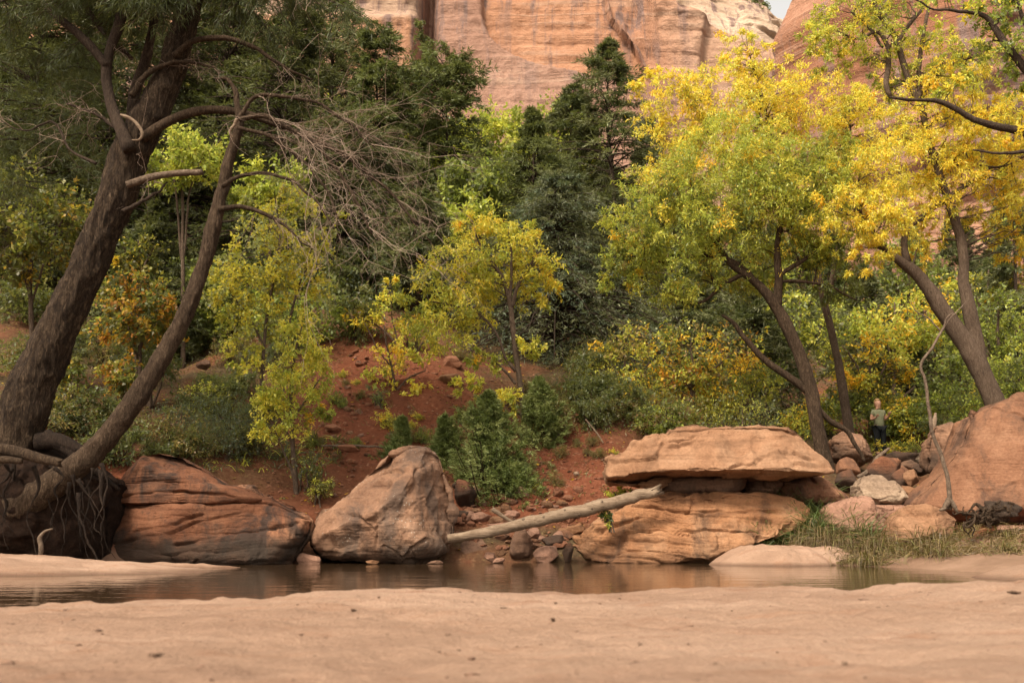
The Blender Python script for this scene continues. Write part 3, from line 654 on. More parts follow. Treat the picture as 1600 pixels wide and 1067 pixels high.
rock('boulder', 'pinkish angular boulder above the dry grass bank', [(1283, 800), (1300, 785), (1335, 777), (1358, 776), (1372, 800), (1388, 815), (1378, 830), (1345, 848), (1300, 842), (1282, 822)], 19.6, .7, .7, 'rock_pink', [[(1285, 800, .4), (1350, 840, .75), (1350, 780, .3)], [(1340, 780, .5), (1385, 830, .2), (1350, 845, .7)]], seed=17, led=.012, N=140, Mr=30)
rock('boulder', 'pale streaked boulder with a split crest between pink and red rocks', [(1335, 760), (1346, 745), (1372, 741), (1380, 752), (1392, 752), (1405, 768), (1420, 788), (1395, 794), (1360, 790), (1336, 776)], 20.6, .7, .8, 'rock_pale', [[(1340, 770, .3), (1390, 790, .75), (1370, 745, .3)]], seed=18, led=.03, ledf=7, dip=1.0, N=150, Mr=30)
rock('boulder', 'pinkish low rock filling the gap below the pale streaked boulder', [(1358, 788), (1400, 786), (1425, 792), (1420, 812), (1385, 822), (1365, 812)], 20.3, .4, .6, 'rock_pink', seed=19, N=110, Mr=24)
rock('boulder', 'bright orange wedge-shaped boulder with a dark front face on the grass bank', [(1378, 850), (1390, 815), (1412, 790), (1440, 785), (1478, 800), (1489, 812), (1486, 830), (1465, 848), (1420, 852)], 18.6, .8, .8, 'rock_tan', [[(1380, 850, .55), (1440, 845, .95), (1420, 790, .2)], [(1435, 845, .95), (1488, 825, .25), (1460, 795, .3)]], seed=20, led=.015, N=170, Mr=36, k=.03)
rock('boulder', 'huge rounded red-orange boulder cut off by the picture edge', [(1425, 790), (1448, 765), (1475, 735), (1500, 690), (1518, 645), (1545, 625), (1580, 614), (1620, 618), (1680, 645), (1730, 700), (1750, 790), (1700, 850), (1560, 830), (1480, 815)], 19.6, 1.9, 2.0, 'rock_orange',
     [[(1440, 790, .5), (1560, 790, 1.7), (1560, 640, .6)], [(1560, 800, 1.75), (1700, 800, 1.1), (1600, 640, .55)]], cracks=[[(1536, 639), (1554, 651), (1566, 655), (1575, 664)]], seed=22, amp=.03, chip=.022, led=.012, ledf=3, k=.1, N=400, Mr=84, ctr=(1590, 740))
rock('boulder', 'upright brown boulder tucked behind the huge rounded one', [(1449, 735), (1452, 690), (1462, 668), (1482, 660), (1498, 668), (1500, 690), (1485, 720), (1462, 745)], 21.8, .6, .8, 'rock_brown', seed=23, N=120, Mr=26)
rock('boulder', 'angular brown boulder at the foot of the leaning green tree', [(1300, 720), (1298, 690), (1318, 675), (1340, 680), (1352, 700), (1358, 722), (1330, 735)], 26.2, .8, .9, 'rock_brown', seed=24, N=120, Mr=26)
for a in [
    ('red-brown rounded rock beside the trunk foot of the leaning green tree', 1322, 752, 38, 42, 22.0, 'rock_red'),
    ('large dark red boulder in the middle of the rock pile', 1385, 740, 62, 52, 22.6, 'rock_red'),
    ('red block leaning on the dark red boulder in the rock pile', 1404, 752, 30, 42, 22.2, 'rock_red'),
    ('rusty flat rock below the feet of the standing person', 1405, 716, 54, 22, 25.5, 'rock_red'),
    ('small orange rock between the red blocks of the pile', 1412, 738, 26, 22, 23.2, 'rock_orange'),
    ('tan pointed rock on the right side of the pile', 1424, 748, 24, 28, 21.8, 'rock_tan'),
    ('rusty block above the black hollow of the rock pile', 1437, 733, 34, 22, 23.0, 'rock_red'),
    ('low tan rock wedged under the rock pile by the huge boulder', 1424, 771, 34, 24, 20.9, 'rock_ledge'),
    ('orange round rock behind the rounded red-brown one', 1324, 728, 34, 32, 24.0, 'rock_orange'),
    ('grey-brown flat rock at the back of the pile near the driftwood', 1418, 727, 36, 18, 24.6, 'rock_brown'),
    ('long shelf-like rock sticking out of the red slope', 706, 592, 46, 20, 27.3, 'rock_ledge'),
    ('small tilted rock to the left of the shelf rock on the red slope', 678, 586, 14, 9, 27.6, 'stone_red'),
    ('dark red outcrop above the shelf rock', 705, 568, 34, 26, 28.6, 'stone_red'),
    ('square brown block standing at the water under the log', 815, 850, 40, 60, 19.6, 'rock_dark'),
    ('rounded pinkish stone at the water under the log', 855, 867, 42, 28, 19.3, 'rock_pink'),
    ('upright red wedge stone against the left end of the ledge rock', 889, 862, 20, 36, 19.2, 'rock_red'),
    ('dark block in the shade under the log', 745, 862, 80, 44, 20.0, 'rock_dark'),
    ('flat red stone lying under the raised part of the log', 865, 845, 36, 18, 19.8, 'rock_red'),
    ('flat tan slab under the middle of the log', 892, 830, 44, 18, 20.2, 'rock_ledge'),
    ('pale pink flat stone in the gap between the two left boulders', 482, 876, 40, 22, 18.6, 'rock_pink'),
    ('small square stone in the water under the tall lopsided boulder', 580, 879, 24, 10, 18.3, 'rock_ledge'),
    ('low grey stone in the water right of the tall lopsided boulder', 680, 879, 26, 8, 18.5, 'rock_dark'),
    ('small rounded stone leftmost of the little cluster under the log', 766, 870, 22, 16, 19.1, 'rock_pink'),
    ('small stone on top of the little cluster under the log', 784, 864, 16, 11, 19.2, 'rock_tan'),
    ('flat stone in front of the little cluster under the log', 779, 876, 20, 9, 18.9, 'rock_pink'),
    ('red angular block behind the right flank of the tall boulder', 726, 770, 38, 44, 20.8, 'rock_red'),
    ('rounded red stone above the red angular block', 716, 758, 22, 20, 21.4, 'rock_red'),
    ('broken pinkish rock above the low end of the log', 752, 808, 32, 18, 20.4, 'rock_pink'),
    ('tan rock under the short broken stick behind the log', 772, 800, 30, 16, 20.8, 'rock_tan'),
    ('square-edged pink rock right of the short broken stick', 798, 804, 32, 20, 20.6, 'rock_pink'),
    ('long low pink slab just behind the log', 790, 822, 60, 14, 20.2, 'rock_pink'),
    ('reddish stone between the pink slab and the tall boulder', 724, 808, 26, 24, 20.5, 'rock_red'),
    ('grey white stone lying on the red cut bank', 901, 740, 9, 8, 22.3, 'rock_pale'),
    ('orange stone in the red bank left of the balanced slab', 958, 692, 20, 22, 25.4, 'rock_orange'),
    ('red stone at the top of the cut bank', 905, 712, 26, 14, 23.9, 'rock_red'),
    ('flat rock lying on the sandy grass at the right picture edge', 1582, 826, 46, 14, 17.2, 'rock_pink'),
    ('flat reddish rock on the slope left of the lone sapling trunk', 405, 640, 34, 16, 24.8, 'stone_red'),
    ('reddish rock on the slope right of the lone sapling trunk', 545, 700, 36, 14, 22.9, 'stone_red'),
    ('orange-red rock at the foot of the bare red slope', 520, 668, 26, 12, 24.2, 'stone_red'),
    ('low red rock on the slope above the tall lopsided boulder', 552, 722, 24, 12, 22.4, 'stone_red'),
    ('dark red rock protruding from the shaded slope behind the slim trunk', 318, 570, 24, 18, 27.5, 'rock_dark'),
]:
    stone('rock', *a, seed=int(a[1] * 3 + a[2]))
# loose stones on the red slope and at the foot of the bank, one by one
g = np.random.default_rng(5); proto = []
for i in range(9):
    V = blob((0, 0, 0), (1, .9, .55 + .05 * i), 300 + i, .06, 9, .06, ICO2_V)
    proto.append(make_mesh('loose_stone', V, ICO2_F, M[['stone_red', 'stone_red', 'rock_orange', 'rock_pink', 'stone_red', 'rock_tan', 'stone_red', 'rock_ledge', 'rock_pink'][i]], None, False))
def loose(n, px0, px1, py0, py1, label, group, s0, s1, ylim=(19.5, 33)):
    """drop stones where rays through that part of the slope meet the ground"""
    for i in range(n):
        px, py = g.uniform(px0, px1), g.uniform(py0, py1)
        Ys = np.linspace(*ylim, 120); pts = np.array([P(px, py, y) for y in Ys]); hz = T(pts[:, 0], pts[:, 1])
        k = np.argmax(hz > pts[:, 2])
        if hz[k] <= pts[k, 2]: continue
        o = bpy.data.objects.new('loose_stone', proto[int(g.integers(9))]); COL.objects.link(o)
        s = g.uniform(s0, s1) * g.uniform(.6, 1) ; o.location = (pts[k, 0], pts[k, 1], hz[k] + s * .15)
        o.rotation_euler = (g.uniform(-.4, .4), g.uniform(-.4, .4), g.uniform(0, 6)); o.scale = (s, s * g.uniform(.6, 1), s * g.uniform(.5, .9))
        tag(o, label, 'stone', group)
loose(70, 495, 610, 520, 740, 'small reddish stone lying on the left part of the bare red slope', 'stones on the left of the red slope', .05, .17)
loose(46, 600, 780, 520, 700, 'small reddish stone lying on the slope behind the juniper shrubs', 'stones behind the junipers', .04, .13)
loose(110, 715, 905, 765, 862, 'small broken stone between the log and the cut bank', 'stones behind the log', .07, .24, (19.3, 25))
loose(30, 820, 960, 660, 790, 'little stone stuck in the red cut bank', 'stones in the cut bank', .03, .08, (20, 28))
loose(60, 250, 560, 600, 790, 'small stone on the shaded litter slope at the left', 'stones on the shaded slope', .04, .13)
loose(22, 1330, 1450, 720, 790, 'small stone filling gaps in the rock pile', 'stones in the rock pile', .08, .2, (20, 33))
# scree too fine to count
A = Acc(); n = 2600
sx_, sy_ = g.normal(-3.4, 2.2, n), g.uniform(20, 32, n); k = n // 3
sx_[:k] = g.normal(1.2, 1.4, k); sy_[:k] = g.uniform(19.8, 24, k)
sz_ = T(sx_, sy_); ssz = g.uniform(.012, .05, n)
_bm = bmesh.new(); bmesh.ops.create_icosphere(_bm, subdivisions=1, radius=1); IV = np.array([v.co[:] for v in _bm.verts]); IF = np.array([[v.index for v in f.verts] for f in _bm.faces]); _bm.free()
Vs = IV[None] * g.uniform(.5, 1.2, (n, len(IV), 1)) * ssz[:, None, None] * np.array((1.2, 1, .6)) + np.stack([sx_, sy_, sz_], -1)[:, None]
Fs = (IF[None] + (np.arange(n) * len(IV))[:, None, None]).reshape(-1, 3)
tag(mk('gravel', Vs.reshape(-1, 3), Fs, M['stone_red'], None, None, False), kind='stuff')

# ------------------------------------------------------------------ leaves and crowns
YEL = (0.92, 0.69, 0.075); GOLD = (0.9, 0.54, 0.04); LEMON = (0.86, 0.75, 0.11); YG = (0.58, 0.56, 0.085); LIME = (0.41, 0.45, 0.075); GRN = (0.2, 0.24, 0.055)
DGR = (0.085, 0.1, 0.042); MGR = (0.13, 0.15, 0.055); ORG = (0.42, 0.17, 0.02); OLI = (0.17, 0.165, 0.05); PALE = (0.45, 0.47, 0.2); BLG = (0.1, 0.125, 0.078); BRO = (0.2, 0.12, 0.05); FIR = (0.145, 0.15, 0.078); TAN = (0.38, 0.27, 0.09)
def leaf_quads(p, d, nrm, L, W, col):
    """rhombus leaves: p (n,3) base, d direction, nrm rough normal"""
    s = unit(np.cross(d, nrm)); n = len(p)
    L = np.broadcast_to(L, (n,))[:, None]; W = np.broadcast_to(W, (n,))[:, None]
    nn = np.cross(s, d)
    V = np.stack([p, p + d * L * .45 + s * W * .5 - nn * L * .05, p + d * L, p + d * L * .45 - s * W * .5 - nn * L * .05], 1).reshape(-1, 3)
    q = np.arange(4 * n).reshape(n, 4)
    return V, q, np.repeat(col, 4, 0)
def palette(pal, n, r):
    c = np.array([p[0] for p in pal]); wt = np.array([p[1] for p in pal], float); return c[r.choice(len(pal), n, p=wt / wt.sum())]
def crown(A, W, ell, nsub, ntw, nlf, L, wd, pal, r, sub=.3, droop=.25, comp=1, up=.15, jit=.22, shell=.45):
    """fill one ellipsoid (centre, radii) with leafy twigs. A: leaf accumulator, W: list of twig lines. returns sub-clump centres"""
    c, rad = np.array(ell[0], float), np.array(ell[1], float)
    dirs = unit(r.normal(size=(nsub, 3))); q = r.uniform(shell ** 2, 1, nsub) ** .5 * np.where(r.random(nsub) < .24, r.uniform(1.0, 1.45, nsub), 1)
    sc = c + dirs * rad * (q * (1 - sub * .5))[:, None]
    sr = rad.mean() * sub * r.uniform(.6, 1.3, nsub)
    cc = palette(pal, nsub, r)
    st = sc[:, None] + r.normal(size=(nsub, ntw, 3)) * (sr * .35)[:, None, None]
    td = unit(unit(dirs * rad)[:, None] * .7 + r.normal(size=(nsub, ntw, 3)) * .8 + np.array((0, 0, up)))
    tl = sr[:, None] * r.uniform(.6, 1.5, (nsub, ntw))
    en = st + td * tl[..., None] - np.array((0, 0, 1)) * (droop * tl)[..., None]
    t = r.uniform(.1, 1.05, (nsub, ntw, nlf))
    pos = st[:, :, None] + (en - st)[:, :, None] * t[..., None] + r.normal(size=(nsub, ntw, nlf, 3)) * (.1 * sr)[:, None, None, None]
    pos = np.repeat(pos.reshape(-1, 3), comp, 0); n = len(pos)
    tdv = np.repeat(np.repeat(td.reshape(-1, 3), nlf, 0), comp, 0)
    d = unit(tdv * .5 + r.normal(size=(n, 3)) * .75 - np.array((0, 0, droop * 1.6)))
    nrm = unit(r.normal(size=(n, 3)) * .7 + np.array((0, 0, 1.0)))
    col = np.repeat(cc, ntw * nlf * comp, 0)
    alt = palette(pal, n, r); m = r.random(n) < .3; col = np.where(m[:, None], alt, col)
    col = col * (1 + jit * r.uniform(-1, 1, (n, 1))) * (1 + .08 * r.uniform(-1, 1, (n, 3)))
    V, qd, c4 = leaf_quads(pos, d, nrm, L * r.uniform(.45, 1.35, n), wd * r.uniform(.6, 1.3, n), col)
    A.add(V, qd, None, c4)
    if W is not None: W.append((st.reshape(-1, 3), en.reshape(-1, 3)))
    return sc
def twig_tubes(A, W, r0=.006, frac=1.0, rr=None, droop=.06):
    for st, en in W:
        if frac < 1:
            m = rr.random(len(st)) < frac; st, en = st[m], en[m]
        if not len(st): continue
        mid = (st + en) / 2 + np.array((0, 0, 1)) * (np.linalg.norm(en - st, axis=1) * droop)[:, None]
        V, q, _ = tubes(np.stack([st, mid, en], 1), np.tile([r0, r0 * .7, r0 * .3], (len(st), 1)), 3); A.add(V, q)
def feeders(A, skel, cen, r, r0=.02, bend=.15, n=7, sides=4):
    """curved branches from the skeleton to every clump centre: a third of the centres first, the rest forking off those branches"""
    sk, sr = np.asarray(skel[0]), np.asarray(skel[1]); cen = np.asarray(cen)
    near = np.linalg.norm(cen[:, None] - sk[None], axis=2).min(1); order = np.argsort(near * (.7 + .6 * r.random(len(cen)))); nh = max(2, len(cen) // 3)
    for grp, rad in ((order[:nh], r0), (order[nh:], r0 * .55)):
        c = cen[grp]
        if not len(c): continue
        dv = c[:, None] - sk[None]; hz = np.linalg.norm(dv[..., :2], axis=2)
        dist = (np.linalg.norm(dv, axis=2) + np.maximum(0, -dv[..., 2]) * 1.2 + np.maximum(0, .35 * hz - dv[..., 2]) * .5) * (1 + .35 * r.random(dv.shape[:2]))
        k = dist.argmin(1); s = sk[k]; L = np.linalg.norm(c - s, axis=1); t = np.linspace(0, 1, n)[None, :, None]
        ctrl = (s + c) / 2 + np.array((0, 0, 1)) * (L * bend * r.uniform(-.3, 1.8, len(L)))[:, None] + r.normal(size=s.shape) * (L * .16)[:, None]
        Pt = (1 - t) ** 2 * s[:, None] + 2 * t * (1 - t) * ctrl[:, None] + t ** 2 * c[:, None]
        Pt = Pt + r.normal(size=Pt.shape) * (.02 * L)[:, None, None] * np.sin(t * math.pi)
        r1 = np.minimum(sr[k] * .55, rad * (0.5 + .5 * np.minimum(L / (L.mean() + 1e-6), 2)))
        Rr = r1[:, None] * np.linspace(1, .3, n)[None]
        V, q, _ = tubes(Pt, Rr, sides); A.add(V, q)
        sk = np.concatenate([sk, Pt[:, 2:].reshape(-1, 3)]); sr = np.concatenate([sr, Rr[:, 2:].ravel()])
def ellp(px, py, rx, ry, Y, rd=None):
    s = mpp(Y); return (P(px, py, Y), (rx * s, rd if rd else (rx + ry) * .5 * s, ry * s))

def broad_tree(name, label, cat, Y, stems, ells, mat='bark_grey', seed=1, L=.12, wd=.05, density=1.0, group=None, sub=.3, droop=.25, ntw=9, nlf=9, comp=1, wob=.03, r0=.02, tw=.006, extra=None):
    """stems: list of photo polylines (px, py, width[, dy]); ells: (px, py, rx, ry, dY, palette, nsub)"""
    r = np.random.default_rng(seed)
    base = P(stems[0][0][0], stems[0][0][1], Y + (stems[0][0][3] if len(stems[0][0]) > 3 else 0))
    root = empty(name, base, label, cat, group)
    B = Acc(); sk = []; sr = []
    for i, s in enumerate(stems):
        big = s[0][2] > 14
        V, q, t, pts, rad = limb(s, Y, 60 if big else 22, 14 if big else 7, wob, None, seed + i)
        if big: V = bark_disp(V, pts, rad, 14, rad.max() * .12, 5, seed)
        B.add(V, q, t); sk.append(pts[len(pts) // 4:]); sr.append(rad[len(rad) // 4:])
    A = Acc(); W = []; cen = []
    for e in ells:
        px, py, rx, ry, dY, pal, ns = e[:7]
        cen.append(crown(A, W, ellp(px, py, rx, ry, Y + dY), max(3, int(ns * density)), ntw, nlf, L, wd, pal, r, sub=e[7] if len(e) > 7 else sub, droop=droop, comp=comp))
    skel = (np.concatenate(sk), np.concatenate(sr))
    feeders(B, skel, np.concatenate(cen), r, r0)
    twig_tubes(B, W, tw, .6, r)
    B.build('trunk', M[mat], root); A.build('crown', M['leaf'], root)
    return root

def spray_conifer(root, base, H, R0, seed, pal, nbr=150, tw=9, sp=8, L=.28, wd=.07, bare=.1, shape=.85, droop=.25, open_=0.0, trunk_r=None, lean=(0, 0), mat='bark_dark', up_tip=.1, rag=.35):
    r = np.random.default_rng(seed); base = np.array(base, float); L *= .72; wd = L * .2
    tr = trunk_r or H * .014
    n = 14; tt_ = np.linspace(0, 1, n); pts = base + np.stack([lean[0] * tt_ ** 1.5 * H + .012 * H * np.sin(tt_ * 7 + seed), lean[1] * tt_ * H, tt_ * H - .3], -1)
    B = Acc(); V, q, t = tubes(pts[None], (tr * (1 - tt_ * .96))[None], 8, True); B.add(V, q, t)
    h = bare + (1 - bare) * np.sort(r.random(nbr)) ** 1.05; h = np.minimum(h, .97 + .03 * r.random(nbr))
    az = r.uniform(0, 2 * math.pi, nbr)
    env = np.minimum(1, ((h - bare) / .08 + .45)) * (1 - ((h - bare) / (1 - bare))) ** shape
    lump = 1 + rag * fbm(np.stack([np.cos(az) * 1.2, np.sin(az) * 1.2, h * H * .55 + seed * 3.1], -1), 3)
    Lb = R0 * np.maximum(env, .03) * lump * r.uniform(.65, 1.1, nbr)
    keep = (lump > open_) & (Lb > .03); h, az, Lb = h[keep], az[keep], Lb[keep]; nb = len(h)
    s = np.stack([np.interp(h, tt_, pts[:, k]) for k in range(3)], -1)
    out = np.stack([np.cos(az), np.sin(az), np.zeros(nb)], -1)
    ns = 6; u = np.linspace(0, 1, ns)[None, :, None]
    rise = (r.uniform(.0, .35, nb) + .45 * h)[:, None, None]
    Pb = s[:, None] + out[:, None] * Lb[:, None, None] * u + np.array((0, 0, 1)) * Lb[:, None, None] * (rise * u - (droop + .35) * u ** 2 + up_tip * u ** 3)
    V, q, _ = tubes(Pb, (Lb * .012 + .004)[:, None] * np.linspace(1, .25, ns)[None], 3); B.add(V, q)
    # side sprays
    A = Acc(); ut = r.uniform(.12, 1.0, (nb, tw)); ut = 1 - (1 - ut) * r.uniform(.6, 1, ut.shape)
    pos = np.stack([np.array([np.interp(ut[i], np.linspace(0, 1, ns), Pb[i, :, k]) for i in range(nb)]) for k in range(3)], -1)
    side = np.cross(out, (0, 0, 1))[:, None] * r.choice([-1, 1], (nb, tw))[..., None]
    ld = unit(side * r.uniform(.3, 1.1, (nb, tw, 1)) + out[:, None] * .75 + r.normal(size=(nb, tw, 3)) * .22 - np.array((0, 0, droop * .8)))
    ll = (Lb[:, None] * .34 * (1.15 - ut) + L * .5 * np.minimum(1, Lb / (5 * L))[:, None])
    v = r.uniform(0, 1, (nb, tw, sp))
    p = pos[:, :, None] + ld[:, :, None] * (ll[..., None] * v)[..., None] + r.normal(size=(nb, tw, sp, 3)) * L * .12
    d = unit(np.repeat(ld[:, :, None], sp, 2) + r.normal(size=p.shape) * .42)
    p = p.reshape(-1, 3); d = d.reshape(-1, 3); n = len(p)
    nr = unit(np.array((0, 0, 1.)) + r.normal(size=(n, 3)) * .5)
    cb = palette(pal, nb, r); col = np.repeat(cb, tw * sp, 0) * (1 + .3 * r.uniform(-1, 1, (n, 1)))
    V, q, c = leaf_quads(p, d, nr, L * r.uniform(.6, 1.2, n), wd * r.uniform(.6, 1.2, n), col); A.add(V, q, None, c)
    B.build('trunk', M[mat], root); A.build('crown', M['needle'], root)
def conifer(label, px, ptop, wpx, Y, seed, pal, group=None, name='fir_tree', cat='fir tree', baseY=None, **kw):
    x = P(px, 500, Y)[0]; z0 = Tz(x, Y) - .1; top = P(px, ptop, Y); H = top[2] - z0
    root = empty(name, (x, Y, z0), label, cat, group)
    spray_conifer(root, (x, Y, z0), H, wpx * 1.3 * mpp(Y) / 2, seed, pal, **kw); return root
def bush(label, px, py, rx, ry, Y, pal, seed, nsub=40, L=.09, wd=.045, name='shrub', cat='shrub', group=None, sub=.32, ntw=8, nlf=8, droop=.2, stems=5, perch=False):
    r = np.random.default_rng(seed); c, rad = ellp(px, py, rx, ry, Y)
    gz = Tz(c[0], Y); base = np.array((c[0], Y, max(min(gz, c[2] - rad[2] * .3), c[2] - rad[2] * (1.1 if perch else 2.2))))
    root = empty(name, base, label, cat, group); A = Acc(); W = []; B = Acc()
    cen = crown(A, W, (c, rad), nsub, ntw, nlf, L, wd, pal, r, sub=sub, droop=droop, shell=.3)
    sk = []
    for i in range(stems):
        e = c + rad * np.array((r.uniform(-.5, .5), r.uniform(-.5, .5), r.uniform(-.2, .4))); b = base + np.array((r.uniform(-.15, .15), r.uniform(-.1, .1), -.1))
        m = (b + e) / 2 + np.array((r.uniform(-.1, .1), 0, .1)) * rad[0]
        pts, rd = resample([b, m, e], [rad[0] * .03 + .01, rad[0] * .022 + .008, .006], 10); V, q, _ = tubes(pts[None], rd[None], 5); B.add(V, q); sk.append(pts)
    sk = np.concatenate(sk); feeders(B, (sk, np.full(len(sk), .02)), cen, r, .01); twig_tubes(B, W, .004, .5, r)
    B.build('stem', M['bark_grey'], root); A.build('foliage', M['leaf'], root); return root

# ------------------------------------------------------------------ the two leaning trees at the left
def branch_obj(root, name, pts, Y, mat, n=26, sides=7, wob=.04, seed=0, amp=0.0, dY=None):
    V, q, t, p_, r_ = limb(pts, Y, n, sides, wob, dY, seed)
    if amp: V = bark_disp(V, p_, r_, sides, amp, 9, seed)
    mk(name, V, [q, t], M[mat], root); return p_, r_
def dead_twigs(A, skel, n1, n2, n3, len1, r, bias, r0=.012):
    """three orders of bare twigs from the points of a skeleton"""
    sk, td = skel; idx = r.integers(0, len(sk), n1)
    S = sk[idx]; d = unit(td[idx] * .7 + r.normal(size=(n1, 3)) * .7 + np.array(bias)); L = len1 * r.uniform(.35, 1.2, n1)
    for k, (m, rad) in enumerate(((n2, r0), (n3, r0 * .55), (0, r0 * .33))):
        ns = 7; u = np.linspace(0, 1, ns)[None, :, None]
        b = r.normal(size=(len(S), 1, 3)) * .42 + .12 * np.sin(u * 7 + r.uniform(0, 6, (len(S), 1, 1)))
        Pt = S[:, None] + d[:, None] * L[:, None, None] * u + b * L[:, None, None] * u ** 2 - np.array((0, 0, .22)) * L[:, None, None] * u ** 2 + r.normal(size=(len(S), ns, 3)) * .022 * L[:, None, None] * u
        V, q, _ = tubes(Pt, np.full((len(S), 1), rad) * np.linspace(1, .35, ns)[None] * r.uniform(.7, 1.2, (len(S), 1)), 3); A.add(V, q)
        if not m: break
        i = np.repeat(np.arange(len(S)), m); j = r.integers(1, ns, len(i)); S2 = Pt[i, j]; tn = unit(Pt[i, j] - Pt[i, j - 1])
        d = unit(tn * .8 + r.normal(size=(len(i), 3)) * .62 + np.array(bias) * .35); L = L[i] * r.uniform(.25, .62, len(i)); S = S2
def tufts(A, cen, r, n, L, W, pal, droop=.5, spread=.9, dirs=None):
    c = np.repeat(cen, n, 0); k = len(c); base = np.repeat(dirs, n, 0) if dirs is not None else 0
    d = unit(base + r.normal(size=(k, 3)) * spread - np.array((0, 0, droop)))
    col = np.repeat(palette(pal, len(cen), r), n, 0) * (1 + .3 * r.uniform(-1, 1, (k, 1)))
    V, q, c4 = leaf_quads(c + r.normal(size=c.shape) * L * .25, d, unit(r.normal(size=(k, 3))), L * r.uniform(.6, 1.2, k), W, col); A.add(V, q, None, c4)

YP = 17.2
pine = empty('pine_tree', P(10, 720, YP), 'massive leaning pine with thick scaly trunk and hanging needles at the left bank', 'pine tree')
V, q, t, pp_, pr_ = limb([(-30, 800, 84), (-6, 755, 76), (20, 690, 70), (50, 610, 67), (103, 492, 55), (133, 430, 53), (160, 355, 52), (176, 320, 53), (205, 236, 53), (228, 190, 48), (256, 135, 41), (290, 34, 36), (312, -60, 32), (345, -220, 24), (380, -420, 14), (400, -560, 5)], YP, 340, 84, .02)
V = bark_disp(V, pp_, pr_, 84, .075, 6, 0, (1, 1, .28)); mk('trunk', V, [q, t], M['bark_pine'], pine)
pb = []
for nm, pts, mt, dy in [
    ('branch', [(222, 216, 17), (262, 190, 15), (320, 172, 14), (365, 173, 12), (420, 190, 11), (480, 215, 9), (540, 245, 7), (600, 292, 5), (650, 352, 2.5)], 'bark_slim', -.25),
    ('branch', [(272, 88, 12), (298, 66, 10), (345, 60, 9), (400, 76, 7), (440, 102, 5), (487, 124, 2)], 'bark_slim', -.3),
    ('branch', [(205, 150, 11), (228, 118, 9), (262, 100, 7), (300, 98, 5), (338, 110, 2)], 'bark_slim', -.3),
    ('branch', [(203, 236, 22), (190, 205, 20), (174, 165, 18), (166, 110, 17), (172, 78, 16), (186, 40, 17), (196, -10, 16), (200, -90, 12), (220, -200, 7)], 'bark_dark', -.45),
    ('branch', [(167, 104, 14), (140, 70, 15), (110, 44, 13), (80, 20, 12), (50, -20, 10), (10, -90, 6)], 'bark_dark', -.5),
    ('branch', [(205, 200, 20), (210, 150, 18), (222, 110, 17), (236, 60, 14), (243, 0, 13), (250, -80, 9)], 'bark_dark', .35),
    ('branch', [(206, 92, 6), (170, 60, 8), (140, 20, 9), (120, -30, 6)], 'bark_dark', .5),
    ('branch', [(150, 256, 5), (110, 235, 4), (80, 190, 3.2), (40, 205, 2.6), (0, 190, 1.8)], 'bark_dark', -.3),
    ('branch', [(192, 330, 7), (215, 318, 6), (245, 300, 4), (262, 285, 2.5)], 'bark_dark', -.2),
    ('branch', [(180, 200, 6), (150, 178, 5), (105, 163, 3)], 'bark_dark', -.4),
]:
    p_, r_ = branch_obj(pine, nm, pts, YP + dy, mt, 40, 9, .025, len(pb), .008); pb.append((p_, r_))
o_ = branch_obj(pine, 'broken_stub', [(198, 289, 12), (235, 277, 12), (262, 272, 11), (316, 269, 10)], YP - .3, 'wood_grey', 20, 9, .01)
branch_obj(pine, 'bleached_snag', [(188, 179, 3), (196, 182, 6), (209, 189, 5), (215, 195, 6), (222, 211, 5), (218, 218, 4), (206, 219, 2)], YP - .62, 'wood_pale', 24, 7, .01)
r = np.random.default_rng(3); A = Acc()
def sk_of(lst, lo=.25):
    a = [];
    for p_, r_ in lst:
        k = int(len(p_) * lo); a.append((p_[k:], unit(np.gradient(p_, axis=0))[k:]))
    return np.concatenate([x[0] for x in a]), np.concatenate([x[1] for x in a])
dead_twigs(A, sk_of([pb[0]], .45), 20, 6, 2, 1.3, r, (.45, -.1, .08), .009)
dead_twigs(A, sk_of([pb[1], pb[2]], .4), 14, 5, 3, .7, r, (.4, 0, .0), .008)
dead_twigs(A, sk_of(pb[7:], .2), 20, 5, 2, .9, r, (-.4, 0, .0), .008)
dead_twigs(A, sk_of([pb[4], pb[3], pb[6]], .3), 18, 4, 2, .8, r, (-.2, 0, .2), .008)
A.build('dead_twig_spray', M['twig'], pine)
